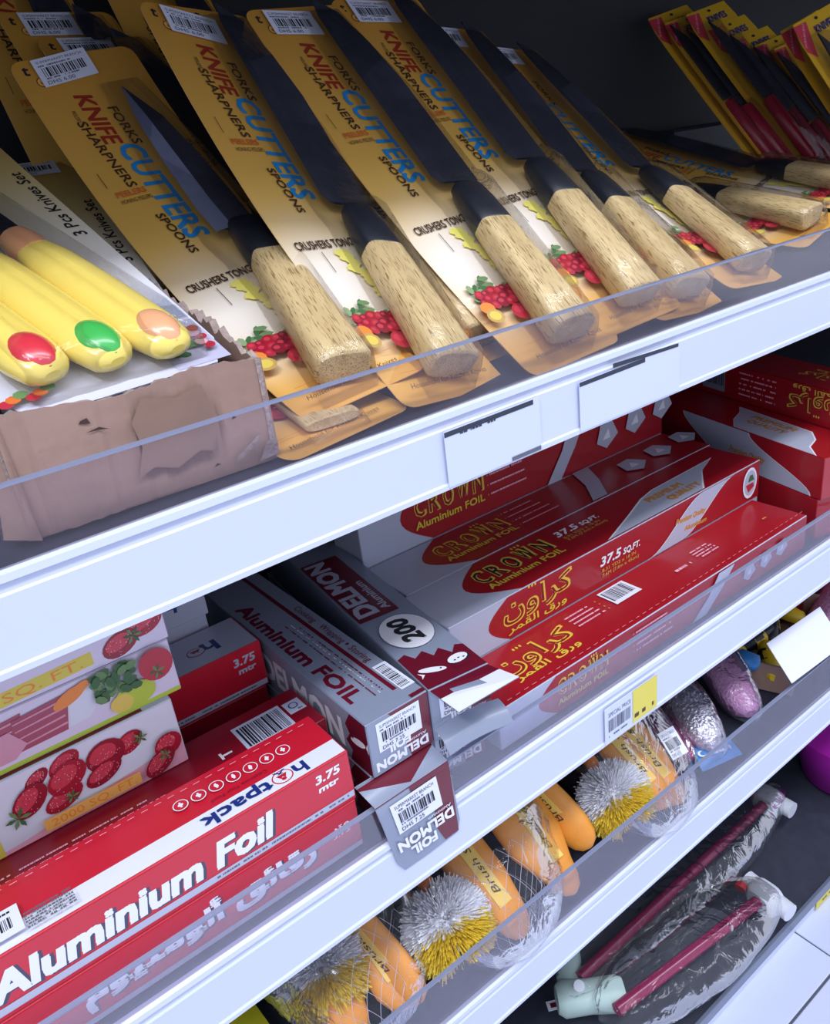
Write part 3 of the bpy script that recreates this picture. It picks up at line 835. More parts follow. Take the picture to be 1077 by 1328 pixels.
# -- red boxes with a white band
def hp_top(A, w, h):
    A.rect(.001, .001, w - .001, h - .001, 'hp_red')
    A.rect(.001, .001, w - .001, .0155, 'white_board')
    # lettering printed upside down towards the back of the shelf
    f0 = A.fn; A.fn = lambda u, v, hh: f0(w - u, .0155 - v, hh)
    S = 1.32; X = .0245
    A.text('h', X, .0028, .0100, 'navy_ink', w=.0078, bold=.0007)
    A.ell(X + .0160, .0068, .0068, .0058, 'hp_red', n=20); A.ell(X + .0160, .0068, .0060, .0050, 'white_board', n=20)
    A.ell(X + .0160, .0090, .0016, .0014, 'hp_red', n=10); A.poly([(X + .0125, .0048), (X + .0195, .0048), (X + .0175, .0084), (X + .0160, .0068), (X + .0145, .0084)], 'hp_red'); A.poly([(X + .0118, .0012), (X + .0136, .0012), (X + .0180, .0044), (X + .0163, .0044)], 'navy_ink'); A.poly([(X + .0202, .0012), (X + .0184, .0012), (X + .0140, .0044), (X + .0157, .0044)], 'navy_ink')
    A.text('tpack', X + .0235, .0036, .0096, 'navy_ink', w=.0440, bold=.0008)
    A.fn = f0
    f1 = lambda u, v, hh: f0(w - u, h - v, hh)
    A.fn = f1; A.text('Celebrate Your Food', .045, h - .0215, .0030, 'fruit_dark', w=.036)
    A.fn = f0
    for k in range(7):
        u = w - .0290 - .0112 * k; v = .0290
        A.ell(u, v, .0046, .0046, 'white_ink', n=18); A.ell(u, v, .0040, .0040, 'hp_red', n=18)
        A.ell(u, v, .0018, .0012, 'white_ink', rot=k * 30, n=7); A.rect(u - .0006, v - .0022, u + .0006, v + .0022, 'white_ink')
    for k in range(26): A.rect(w - .012 - k * .008, .0385, w - .008 - k * .008, .0389, 'pink')
    A.rect(w - .215, .004, w - .188, .0235, 'paper'); f0 = A.fn
    A.barcode(w - .212, .009, .02, .008, seed=6)
    A.dashes(w - .212, .0195, .02, .0014, 'ink')
    for k in range(6): A.dashes(w - .187, .0125 - k * .0021, .024, .0012, 'ink_grey', seed=k)
def hp_front(A, w, h):
    A.rect(.001, .001, w - .001, h - .001, 'hp_red')
    A.text('Aluminium Foil', w - .2125, .0095, .0180, 'shade_ink', w=.154, shear=.22, bold=.0022)
    A.text('Aluminium Foil', w - .214, .0105, .0180, 'white_ink', w=.154, shear=.22, bold=.0019)
    A.text('3.75', w - .0250, h - .0115, .0060, 'white_ink', w=.0165, shear=.15, bold=.0006)
    A.text('mtr', w - .0240, h - .0182, .0044, 'white_ink', w=.0135, shear=.15, bold=.0006)
    A.rect(.001, .0035, w - .001, .0082, 'silver_board')
    A.dashes(w - .095, .0052, .09, .0014, 'ink_grey')
def hp_front_ar(A, w, h):
    A.rect(.001, .001, w - .001, h - .001, 'hp_red')
    A.text(AR_ROLL, w - .176, .0135, .0145, 'shade_ink', w=.142, bold=.0022)
    A.text(AR_ROLL, w - .177, .0145, .0145, 'white_ink', w=.142, bold=.0018)
    A.text(AR_MTR, w - .020, h - .014, .004, 'white_ink', w=.012, bold=.0003)
    A.text('3.75', w - .020, h - .020, .004, 'white_ink', w=.012)
    A.rect(.001, .0015, w - .001, .0052, 'silver_board')
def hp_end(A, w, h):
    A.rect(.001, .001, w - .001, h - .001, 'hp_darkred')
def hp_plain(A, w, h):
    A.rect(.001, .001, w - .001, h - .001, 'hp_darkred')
def hp_bar_top(A, w, h):
    A.rect(.001, .001, w - .001, h - .001, 'hp_darkred')
    A.barcode(w - .051, .011, .031, .0225, seed=12, bg='paper_cool')
    A.rect(w - .0155, .020, w - .003, .034, 'paper_cool'); A.ell(w - .0095, .028, .0035, .0035, 'navy_ink', n=14); A.ell(w - .0095, .028, .0026, .0026, 'paper_cool', n=14); A.dashes(w - .014, .0215, .009, .0014, 'ink_grey')
    for k in range(3): A.dashes(w - .27 + .02 * k, .0045 + .0042 * k, .17 - .03 * k, .0013, 'pink', seed=k)
    A.text('T', w - .062, .012, .008, 'white_ink', rot=90, bold=.0008)
def hp_front2(A, w, h):
    A.rect(.001, .001, w - .001, h - .001, 'hp_red')
    A.text('3.75', w - .0235, h - .0130, .0066, 'silver_board', w=.0165, shear=.1, bold=.0006)
    A.text('mtr', w - .021, h - .0200, .0048, 'silver_board', w=.0135, shear=.1, bold=.0006)
    A.rect(.001, .0015, w - .001, .0060, 'silver_board'); A.dashes(w - .1, .003, .09, .0014, 'ink_grey')
def hp_top_grey(A, w, h):
    A.rect(.001, .001, w - .001, h - .001, 'silver_board')
    f0 = A.fn; A.fn = lambda u, v, hh: f0(w - u, h - v, hh)
    A.text('h', .024, h - .028, .0145, 'navy_ink', w=.011, bold=.0012)
    A.ell(.041, h - .021, .007, .0058, 'fruit_dark', n=18); A.ell(.041, h - .021, .0062, .0050, 'silver_board', n=18); A.poly([(.037, h - .0235), (.045, h - .0235), (.0425, h - .0195), (.041, h - .021), (.0395, h - .0195)], 'fruit_dark')
    A.fn = f0
HG = 'red aluminium foil boxes stacked at the left'
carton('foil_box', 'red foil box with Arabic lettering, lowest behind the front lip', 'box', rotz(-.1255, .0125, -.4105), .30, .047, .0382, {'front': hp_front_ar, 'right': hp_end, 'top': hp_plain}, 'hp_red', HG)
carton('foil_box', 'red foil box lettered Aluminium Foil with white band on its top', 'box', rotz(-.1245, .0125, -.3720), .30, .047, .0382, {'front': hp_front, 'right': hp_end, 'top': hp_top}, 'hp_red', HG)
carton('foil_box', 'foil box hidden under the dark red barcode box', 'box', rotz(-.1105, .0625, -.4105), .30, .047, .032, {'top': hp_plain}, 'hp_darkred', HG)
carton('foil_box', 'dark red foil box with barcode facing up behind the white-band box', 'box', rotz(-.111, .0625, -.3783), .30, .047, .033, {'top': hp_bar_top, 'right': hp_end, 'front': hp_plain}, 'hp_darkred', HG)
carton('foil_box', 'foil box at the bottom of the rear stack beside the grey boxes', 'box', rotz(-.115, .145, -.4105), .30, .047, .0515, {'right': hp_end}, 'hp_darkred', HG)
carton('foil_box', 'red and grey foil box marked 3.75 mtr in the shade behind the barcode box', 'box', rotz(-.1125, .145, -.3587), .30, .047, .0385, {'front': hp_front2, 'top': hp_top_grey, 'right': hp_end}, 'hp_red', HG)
def ha_front(A, w, h):
    A.rect(.001, .001, w - .001, h - .001, 'silver_board'); A.text('4', w - .03, h * .3, .012, 'navy_ink', bold=.001)
carton('foil_box', 'grey foil box just under the price rail behind the 3.75 mtr box', 'box', rotz(-.130, .196, -.4105), .30, .047, .100, {'top': hp_plain}, 'silver_board', HG)
carton('foil_box', 'topmost grey foil box behind the 3.75 mtr box', 'box', rotz(-.128, .194, -.3103), .30, .047, .039, {'front': ha_front, 'right': hp_end}, 'silver_board', HG)

# -- cling film boxes with food pictures
mat('berry_a', (168, 26, 48), 0.35); mat('berry_b', (148, 22, 44), 0.35); mat('berry_c', (206, 52, 70), 0.35)
def berry(A, u, v, a, b, rot=0, seed=0):
    A.ell(u, v, a, b, 'berry_a' if seed % 2 else 'berry_b', rot=rot, n=18)
    A.ell(u - a * .12, v + b * .16, a * .70, b * .62, 'berry_c', rot=rot, n=14)
    r = random.Random(seed)
    c, q = math.cos(math.radians(rot)), math.sin(math.radians(rot))
    A.lay()
    for k in range(44):
        t = r.uniform(0, 6.28); d = r.uniform(0, .9) ** .6 * .92
        x, y = a * d * math.cos(t), b * d * math.sin(t); X, Y = u + x * c - y * q, v + x * q + y * c
        A.poly([(X - .0003, Y), (X, Y - .0004), (X + .0003, Y), (X, Y + .0004)], 'pink' if k % 3 else 'fruit_dark', False)
def leaves(A, u, v, s, seed=0):
    r = random.Random(seed)
    for k in range(6):
        a = k * 1.05 + r.uniform(-.2, .2)
        A.poly([(u, v), (u + s * math.cos(a - .3) * .6, v + s * math.sin(a - .3) * .6), (u + s * math.cos(a), v + s * math.sin(a)), (u + s * math.cos(a + .3) * .6, v + s * math.sin(a + .3) * .6)], 'leaf_dark' if k % 2 else 'leaf')
def berries(A, w, h, label='2000 SQ. FT.'):
    A.rect(.0006, .0006, w - .0006, h - .0006, 'white_board')
    A.poly([(w - .16, .0006), (w - .0006, .0006), (w - .0006, .016), (w - .04, .012), (w - .10, .004)], 'pink')
    A.rect(.0006, .0006, w - .112, h - .0006, 'lime')
    A.rect(w - .155, .0006, w - .112, h * .35, 'yellow_label')
    for u, v, a, b, ro, sd in [(-.084, .039, .0085, .0048, 35, 6), (-.068, .0405, .0105, .0068, 30, 1), (-.031, .0335, .0095, .0070, 30, 3), (-.0455, .0330, .0125, .0105, 15, 2), (-.074, .0190, .0125, .0070, 20, 7), (-.0495, .0225, .0125, .0070, 22, 4), (-.069, .0315, .0130, .0095, 30, 5), (-.091, .0285, .0125, .0085, 42, 8)]:
        berry(A, w + u, v, a * .96, b * .96, ro, sd)
    leaves(A, w - .0995, .0215, .0075, 3); leaves(A, w - .0245, .0340, .0050, 5); leaves(A, w - .0700, .0185, .0045, 6)
    berry(A, w - .0100, .0205, .0090, .0080, 25, 9); berry(A, w - .0175, .0110, .0115, .0070, 35, 10); leaves(A, w - .0140, .0150, .0045, 8)
    A.rect(w - .0890, .0045, w - .0310, .0125, 'orange_sticker')
    A.text(label, w - .0850, .0060, .0055, 'fruit_orange', w=.051)
def meat(A, w, h, label='SQ.FT.'):
    A.rect(.0006, .0006, w - .0006, h - .0006, 'tray_white')
    A.rect(.0006, .0006, w - .0006, .0035, 'lime')
    A.poly([(w - .14, .006), (w - .055, .0105), (w - .041, .0245), (w - .050, .029), (w - .14, .0205)], 'white_board')
    for k in range(3):
        x0 = w - .150 + .026 * k
        A.poly([(x0, .009), (x0 + .030, .0095), (x0 + .036, .0325), (x0 + .004, .0300)], 'meat')
        for q in range(4): A.poly([(x0 + .004, .012 + .005 * q), (x0 + .031, .0135 + .005 * q), (x0 + .031, .0148 + .005 * q), (x0 + .004, .0128 + .005 * q)], 'meat_pale')
    A.poly([(w - .160, .0060), (w - .098, .0065), (w - .090, .013), (w - .097, .0245), (w - .160, .0215)], 'meat_pale')
    for u, v, a, b, ro in [(-.062, .029, .0105, .0042, 20), (-.056, .0315, .007, .003, 24)]: A.ell(w + u, v, a, b, 'fruit_orange', rot=ro)
    r = random.Random(5)
    A.ell(w - .027, .012, .0125, .0085, 'lime', n=16); A.ell(w - .036, .010, .007, .006, 'fruit_yellow', n=12)
    for k in range(34): A.ell(w - .038 + r.uniform(-.009, .013), .0265 + r.uniform(-.008, .0085), .004, .0026, 'leaf_dark' if k % 3 else 'leaf', rot=k * 37, n=7)
    A.ell(w - .0115, .0265, .0105, .0108, 'fruit_red', n=20); leaves(A, w - .0120, .0215, .0052, 2)
def sqft(A, w, h):
    A.rect(.0006, .0006, w - .0006, h - .0006, 'tray_white')
    A.poly([(w - .115, .001), (w - .045, .004), (w - .045, .0125), (w - .115, .010)], 'yellow_label')
    A.text('SQ. FT.', w - .095, .0035, .0060, 'fruit_orange', w=.044, rot=2)
    berry(A, w - .012, .017, .012, .0085, 15, 21); berry(A, w - .028, .0095, .0115, .0075, 20, 22); leaves(A, w - .020, .0115, .006, 4)
def film_top(A, w, h): A.rect(.0006, .0006, w - .0006, h - .0006, 'white_board'); A.rect(w - .12, .001, w - .018, .0045, 'hp_darkred')
FG = 'cling film boxes with food pictures'
carton('film_box', 'cling film box with strawberries and an orange 2000 SQ. FT. tag', 'box', rotz(-.207, .0920, -.3448), .31, .050, .0485, {'front': berries, 'top': film_top}, 'white_board', FG)
carton('film_box', 'cling film box with meat, carrot, greens and tomato, above the strawberries', 'box', rotz(-.198, .0960, -.2960), .31, .048, .0375, {'front': meat}, 'tray_white', FG)
carton('film_box', 'topmost cling film box with yellow SQ. FT. tag just under the price rail', 'box', rotz(-.1965, .0965, -.2583), .31, .048, .0375, {'front': sqft}, 'tray_white', FG)

# -- grey and maroon boxes lying end-on
def rot180(A, w, h):
    f0 = A.fn; A.fn = lambda u, v, hh: f0(w - u, h - v, hh)
def dm_top_a(A, w, h):          # carton length along local x; viewed end-on
    A.rect(.0006, .0006, w - .0006, h - .0006, 'dm_grey')
    A.text('Aluminium FOIL', .192, .0425, .0120, 'dm_maroon', rot=180, w=.168, bold=-.0014)
    A.rect(.016, .0125, w - .01, .0158, 'dm_maroon')
    A.dashes(.02, .0262, .12, .0011, 'dm_maroon', fill=.7); A.dashes(.02, .0225, .12, .0008, 'white_ink', fill=.4); A.dashes(.02, .0195, .11, .0011, 'dm_maroon', fill=.7)
    A.barcode(.0145, .0025, .0300, .0078, seed=22, bg='paper')
    A.text('Storing', .079, .0098, .0060, 'dm_maroon', rot=180, w=.0245); A.ell(.084, .007, .0014, .0014, 'dm_maroon', n=8)
    A.text('Wrapping', .120, .0098, .0060, 'dm_maroon', rot=180, w=.032); A.text('Cooking', .158, .0098, .0060, 'dm_maroon', rot=180, w=.030)
    A.rect(.0006, .0006, .004, .012, 'dm_maroon')
def dm_side(A, w, h):
    A.rect(.0006, .0006, w - .0006, h - .0006, 'dm_grey')
    f0 = A.fn; A.fn = lambda u, v, hh: f0(w - u, v, hh)
    A.text('DELMON', w - .145, .008, .023, 'white_ink', w=.112, bold=.0020)
    A.text('FOIL', w - .200, .008, .023, 'white_ink', w=.045, bold=.0018); A.fn = f0
    A.poly([(.0006, .0006), (.026, .0006), (.022, .010), (.028, .016), (.022, .024), (.026, .030), (.018, h - .0006), (.0006, h - .0006)], 'dm_maroon')
    A.ell(.0125, h * .52, .0090, .0030, 'white_ink', rot=-12, n=16); A.poly([(.003, h * .55), (.0005, h * .66), (.0008, h * .44)], 'white_ink'); A.ell(.0185, h * .54, .0009, .0009, 'ink', n=8)
def dm_end_art(A, w, h, fin=True):
    A.rect(.0006, .0006, w - .0006, h - .0006, 'dm_grey')
    A.poly([(w * .35, h - .0006), (w - .0006, h - .0006), (w - .0006, .0006), (w * .62, .0006), (w * .56, h * .3), (w * .66, h * .45), (w * .50, h * .75)], 'dm_maroon')
    f0 = A.fn; A.fn = lambda u, v, hh: f0(w - u, h - v, hh)
    A.text('DELMON', .004, h - .0105, .0070, 'white_ink', w=w * .84, bold=.0008)
    A.text('Aluminium', .005, h - .0138, .0024, 'white_ink', w=w * .4)
    A.text('FOIL', w * .36, h - .0192, .0064, 'white_ink', w=w * .38, bold=.0008)
    A.fn = f0
    sticker_art(A, w * .14, h * .40, w * .84, h * .93, seed=31, price='DHS 7.25')
def dm_top_b(A, w, h):
    A.rect(.0006, .0006, w - .0006, h - .0006, 'dm_grey')
    z = [(.0006, .0006), (.030, .0006), (.033, .006), (.026, .012), (.037, .017), (.031, .024), (.041, .028), (.036, .036), (.045, .040), (.042, h - .0006), (.0006, h - .0006)]
    A.poly(z, 'dm_maroon')
    A.ell(.0175, .0335, .0098, .0030, 'white_ink', rot=65, n=16); A.poly([(.012, .0445), (.0155, .0405), (.0195, .0445), (.0155, .043)], 'white_ink'); A.ell(.0155, .0280, .0008, .0008, 'ink', n=8)
    A.ell(.017, .0125, .0085, .0055, 'ink', rot=95, n=18); A.ell(.018, .0130, .0078, .0048, 'white_ink', rot=95, n=18); A.poly([(.0085, .0065), (.0125, .0065), (.0125, .0205), (.0085, .0205)], 'dm_maroon')
    for q in range(3): A.ell(.0165 + .001 * (q % 2), .009 + .0035 * q, .0007, .0010, 'ink', n=6)
    A.ell(.070, .0235, .0245, .0195, 'ink_grey', n=28); A.ell(.070, .0235, .0240, .0190, 'white_ink', n=28)
    f0 = A.fn; A.fn = lambda u, v, hh: f0(v, u, hh)
    A.fn = lambda u, v, hh: f0(.066 + (v - .0235), .0235 - (u - .066), hh)   # lettering across the box
    A.fn = f0
    A.text('200', .0530, .0160, .0155, 'ink', rot=0, w=.0325, shear=.18, bold=.0016)
    A.rect(.100, .0125, .215, h - .0012, 'dm_maroon')
    A.text('DELMON', .106, .0260, .0175, 'silver_board', w=.104, bold=.0020)
    A.text('Aluminium', .107, .0160, .0068, 'silver_board', w=.052, bold=.0005)
def end_on(x, y, z, yaw, D):
    """box whose length runs back into the shelf: local x points to the back, local y to the left"""
    return Matrix.Translation((x, y, z + Z0)) @ Matrix.Rotation(math.radians(90 + yaw), 4, 'Z')
DG = 'grey and maroon foil boxes lying end-on'
def dm_box(label, x, y, z, yaw, Dp, H, top, extra=None, endart=True, side=True):
    # origin = right front bottom corner; x = back, y = left
    t = thing('foil_box', label, 'box', end_on(x, y, z, yaw, Dp), DG)
    b = MB(); b.box(0, 0, 0, .30, Dp, H, 'dm_grey', .0006)
    # top lettering reads from the front towards the back, letter tops to the left
    top(Art(b, lambda u, v, h: (u, v, H + h)), .30, Dp)
    if side: dm_side(Art(b, lambda u, v, h: (u, Dp + h, H - v)) if False else Art(b, lambda u, v, h: (u, Dp + h, v)), .30, H)
    if endart: dm_end_art(Art(b, lambda u, v, h: (-h, Dp - u, v)), Dp, H)
    b.build('carton', t)
    if extra: extra(t)
    return t
dm_box('grey foil box with maroon stripe and barcode on top, upper left end-on box', .2405, .0145, -.3685, 0, .049, .0425, dm_top_a)
def d2_extra(t):
    H, D = .0425, .0475
    b = MB()
    hinge = [(-.0005, D - .001, H - .0005), (-.0005, .001, H - .0005)]
    outer = [(-.0265, D - .006, H - .0035), (-.0265, -.006, H + .001)]
    mid = [tuple(Vector(a) * .62 + Vector(c) * .38) for a, c in zip(hinge, outer)]
    b.grid([hinge, mid], 'dm_maroon', smooth=False); b.grid([mid, outer], 'white_board', smooth=False)
    b.grid([[(x - .0001, y, z - .0006) for x, y, z in hinge], [(x, y, z - .0006) for x, y, z in outer]], 'dm_grey', smooth=False)
    b.build('end_flap', t, 'maroon flap with blank white strip')
    b = MB(); rows = []
    for i in range(9):
        s = i / 8; r = []
        for j in range(7):
            q = j / 6; r.append((-.002 - .018 * math.sin(s * 1.2), D * (1 - q) * (1) - .004 * q, .012 - .014 * (1 - math.cos(s * 1.3)) + .003 * math.sin(q * 3.1)))
        rows.append(r)
    b.grid(rows, 'dm_grey'); b.grid([[(x + .0003, y, z - .0005) for x, y, z in r] for r in rows], 'silver_board')
    b.build('tuck_flap', t, 'curled grey tuck flap')
def dm_end_open(A, w, h):
    A.ell(.014, h * .55, .009, .011, 'white_ink', n=20)
dm_box('grey foil box with a white 200 oval and open maroon flap', .2880, .0075, -.3685, -7.2, .0475, .0425, dm_top_b, d2_extra, side=False)
def d3_extra(t):
    # long printed flap hanging out over the lip
    D = .049; b = MB(); n = 8
    rows = []
    for i in range(n + 1):
        s = i / n
        x = -.0182 - .0012 * math.sin(min(1, s * 2.2) * math.pi / 2) ; z = .0385 - .073 * max(0, s - .06) - .001
        z = .0405 if i == 0 else z + .003
        x = 0 if i == 0 else x
        wd = .0005 if s < .9 else .004
        rows.append([(x, D + .013 - wd - .012 * s * 1.0, z), (x, .5 * D + .006 - .006 * s, z - .0003), (x, .001 + wd - .005 * s, z + .001)])
    b.grid(rows, 'dm_grey'); b.grid([[(x + .0006, y, z) for x, y, z in r] for r in rows], 'silver_board')
    def fl(u, v, h):
        s = 1 - v; f = s * n; i = min(int(f), n - 1); f -= i
        def P(r): return Vector(r[0]) * (1 - u) + Vector(r[2]) * u
        return P(rows[i]) * (1 - f) + P(rows[i + 1]) * f + Vector((-h - .0003, 0, 0))
    A = Art(b, fl)
    for k in range(6): A.rect(.0, .86 - .0, 1, .99, 'dm_maroon') if k == 0 else None
    A.poly([(.45, .86), (.45, .8), (1, .8), (1, .86)], 'dm_maroon')
    A.poly([(.70, .8), (.78, .6), (.70, .45), (.62, .3), (.75, .02), (1, .02), (1, .8)], 'dm_maroon')
    sx, sy = .052, .060
    F = lambda u, v, h: fl(u / sx, v / sy, h)
    B = Art(b, F); B.h = .0006
    sticker_art(B, .008, .0265, .0415, .0480, seed=33, price='DHS 7.25')
    f0 = B.fn; B.fn = lambda u, v, hh: f0(sx - u, sy - v, hh)
    B.text('DELMON', .004, .0370 + .001, .0072, 'white_ink', w=.043, bold=.0008); B.text('Aluminium', .005, .0350, .0024, 'white_ink', w=.018); B.text('FOIL', .020, .0465, .0066, 'white_ink', w=.0195, bold=.0008)
    B.fn = f0
    b.build('hanging_flap', t, 'printed flap hanging out over the lip')
dm_box('maroon foil box whose printed flap hangs out over the front lip', .2400, .0185, -.4105, 0, .049, .0415, lambda A, w, h: None, d3_extra, endart=False)
dm_box('grey foil box with barcode sticker under the box with the 200 oval', .2885, .0200, -.4105, -7.2, .0475, .0415, lambda A, w, h: None, side=False)

# -- long red boxes lying along the shelf
def wave(A, w, h, u0, u1, m='silver_board'):
    """pale S-shaped band crossing the face"""
    n = 14; a = []; c = []
    S = lambda s: 3 * s * s - 2 * s ** 3
    for i in range(n + 1):
        s = i / n; a.append((u0 + (u1 - u0) * .62 * s, .0006 + (h - .0012) * S(s))); c.append((u0 + (u1 - u0) * (.38 + .62 * s), .0006 + (h - .0012) * S(s)))
    A.poly(a + c[::-1], 'white_ink')
    A.poly([(x + .0014, y) for x, y in a] + [(x - .0014, y) for x, y in c[::-1]], m)
def logo(A, u, v, s, ar=False, dim=False):
    g = 'gold_ink'
    if not ar:
        x = u
        for k, (ch, wd) in enumerate(zip('CROWN', (.0085, .0085, .0085, .0105, .0090))):
            A.text(ch, x * 1.0, v + (.0014 * s if ch == 'W' else 0), .0150 * s, g, w=wd * s, bold=.0013 * s)
            A.text(ch, x + .0005 * s, v + .0006 * s + (.0014 * s if ch == 'W' else 0), .0140 * s, 'crown_red_dark' if dim else 'ink', w=wd * s * .88, bold=.0002 * s)
            x += (wd + .0034) * s
        for k in range(3): A.ell(u + (.0395 + .0028 * k) * s, v + .0190 * s, .0008 * s, .0013 * s, g, n=8)
        A.text('Aluminium FOIL', u - .001, v - .0078 * s, .0054 * s, g, w=.060 * s, bold=.0004 * s)
    else:
        A.text(AR_CROWN, u, v, .0155 * s, g, w=.058 * s, bold=.0014 * s)
        A.text(AR_CROWN, u + .0007 * s, v + .0007 * s, .0150 * s, 'crown_red_dark', w=.0568 * s)
        for k in range(3): A.ell(u + (.022 + .0026 * k) * s, v + .0155 * s, .0008 * s, .0012 * s, g, n=8)
        A.text(AR_FOIL, u + .003 * s, v - .0088 * s, .0055 * s, g, w=.050 * s, bold=.0003 * s)
def cr_base(A, w, h, red='crown_red'):
    A.rect(.0006, .0006, w - .0006, h - .0006, 'silver_board')
    n = 12; x0 = .062 if h > .045 else .050
    arc = [(x0 - (h * .55) * math.sin(math.pi * i / n) * 1.0 + h * .25, .0006 + (h - .0012) * i / n) for i in range(n + 1)]
    A.poly([(w - .0006, .0006), (w - .0006, h - .0006)] + arc[::-1], red)
def emblem(A, u, v, a, b):
    A.ell(u, v, a, b, 'white_ink', n=22); A.ell(u, v, a * .82, b * .82, 'silver_board', n=22); A.poly([(u - a * .6, v - b * .05), (u + a * .5, v - b * .05), (u + a * .6, v - b * .35), (u - a * .2, v - b * .6)], 'fruit_red'); A.poly([(u - a * .3, v + b * .1), (u + a * .6, v + b * .1), (u + a * .3, v + b * .5), (u - a * .1, v + b * .5)], 'leaf_dark')
def cr_size(A, u, v, s=1.0):
    A.text('37.5', u, v, .0090 * s, 'white_ink', w=.026 * s, shear=.25, bold=.0007); A.text('SQ.FT.', u + .0305 * s, v, .0062 * s, 'white_ink', w=.023 * s, shear=.2, bold=.0005)
    A.text('8.31 YD2 x 18 IN', u + .002 * s, v - .0062 * s, .0034 * s, 'orange_gold', w=.046 * s, bold=.0003); A.text('7.6M (7.6m x 45cm)', u + .002 * s, v - .0110 * s, .0034 * s, 'orange_gold', w=.050 * s, bold=.0003)
def cr_eng(A, w, h):
    cr_base(A, w, h); logo(A, .060, h * .44, 1.42); cr_size(A, .157, h * .60)
    S = [(.205, .0006), (.265, h * .30), (.372, h * .62), (.345, .0006)]
    A.poly([(.180, .0006), (.228, h * .30), (.262, h * .52), (.285, h * .60), (.385, h * .64), (.352, h * .44), (.330, .010), (.318, .0006)], 'white_ink')
    A.poly([(.184, .0006), (.230, h * .28), (.264, h * .50), (.286, h * .58), (.380, h * .62), (.350, h * .43), (.327, .010), (.315, .0006)], 'silver_board')
    A.text('PREMIUM', .262, h * .32, .0082, 'orange_gold', w=.050, bold=.0012); A.text('QUALITY', .278, h * .12, .0082, 'orange_gold', w=.046, bold=.0012)
def cr_ar_front(A, w, h):
    cr_base(A, w, h); logo(A, .054, h * .45, 1.34, ar=True, dim=True); cr_size(A, .168, h * .50, .98)
    wave(A, w, h, .232, .365)
    A.text('Premium Quality', .272, h * .50, .0052, 'orange_gold', w=.045, shear=.3, bold=.0006, rot=-4); A.text('Aluminium', .285, h * .22, .0048, 'orange_gold', w=.034, shear=.3, bold=.0006, rot=-4)
    emblem(A, w - .018, h * .52, .012, .0165)
def bullets(A, u, v, w, n=4, gap=.0052, right=False):
    for k in range(n):
        A.ell(u + (w + .003 if right else -.003), v - gap * k + .0008, .0009, .0009, 'orange_gold', n=8); A.dashes(u, v - gap * k, w * (.8 + .05 * k), .0017, 'pink', seed=k, fill=.95)
def cr_ar_top(A, w, h):
    A.rect(.0006, .0006, w - .0006, h - .0006, 'crown_red'); logo(A, .030, h * .44, 1.36, ar=True, dim=True)
    bullets(A, .118, h * .78, .034, right=True)
    A.barcode(.166, h * .58, .028, h * .28, seed=44, bg='paper')
    for k in range(4): A.dashes(.272, h * .62 - .004 * k, .028, .0016, 'pink', seed=k)
    A.dashes(.238, h * .42, .022, .003, 'pink'); A.rect(.372, h * .42, .378, h * .45, 'orange_gold')
    for k in range(48): A.rect(.004 + k * .0084, .0030, .0085 + k * .0084, .0033, 'pink')
def diamonds(A, u, v, s):
    for k in range(3):
        x = u + .030 * s * k; y = v + .002 * k * s
        A.poly([(x, y), (x + .010 * s, y - .006 * s), (x + .022 * s, y + .002 * s), (x + .016 * s, y + .013 * s), (x + .004 * s, y + .012 * s)], 'silver_board'); A.poly([(x + .006 * s, y + .001 * s), (x + .014 * s, y + .001 * s), (x + .012 * s, y + .008 * s)], 'white_ink')
def cr_bul_front(A, w, h):
    cr_base(A, w, h, 'crown_red'); logo(A, .060, h * .42, h / .0353 * .95 if h < .045 else 1.38, dim=True)
    bullets(A, .150, h * .78, .05, gap=h * .16)
    A.poly([(.225, .0006), (.245, .0006), (.268, h * .5), (.285, h - .0006), (.262, h - .0006), (.248, h * .5)], 'silver_board')
    diamonds(A, .300, h * .35, h / .04)
CG = 'long red foil boxes lying along the shelf'
BL = .41; HB = .0353
carton('foil_box', 'long red foil box with yellow Arabic lettering on top, nearest the lip', 'box', rotz(.2965, .0125, -.4105), .407, .058, .0350, {'front': cr_bul_front, 'top': cr_ar_top}, 'silver_board', CG)
carton('foil_box', 'long red foil box underneath the PREMIUM QUALITY box', 'box', rotz(.305, .0715, -.4105), BL, .060, .0350, {}, 'silver_board', CG)
carton('foil_box', 'bright red foil box lettered CROWN and PREMIUM QUALITY on its top face', 'box', rotz(.305, .0710, -.3752), BL, .061, .0400, {'front': cr_ar_front, 'top': cr_eng}, 'silver_board', CG)
carton('foil_box', 'long red foil box at shelf level behind the bright one', 'box', rotz(.313, .1335, -.4105), BL, .061, .0350, {}, 'silver_board', CG)
carton('foil_box', 'shaded red foil box lying face up behind the bright CROWN box', 'box', rotz(.313, .1335, -.3752), BL, .062, .0398, {'top': lambda A, w, h: cr_bul_front(A, w, h), 'front': cr_ar_front}, 'silver_board', CG)
carton('foil_box', 'foil box at shelf level under the rearmost CROWN box', 'box', rotz(.3145, .1975, -.4105), BL, .060, .0745, {}, 'silver_board', CG)
carton('foil_box', 'rearmost CROWN foil box standing upright just under the price rail', 'box', rotz(.3145, .1970, -.3355), BL, .045, .0610, {'front': cr_bul_front}, 'silver_board', CG)
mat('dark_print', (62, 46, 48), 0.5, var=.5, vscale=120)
carton('dark_carton', 'dark brown patterned carton in the shade left of the rearmost CROWN box', 'box', rotz(.258, .3250, -.4105), .09, .055, .135, {}, 'dark_print')
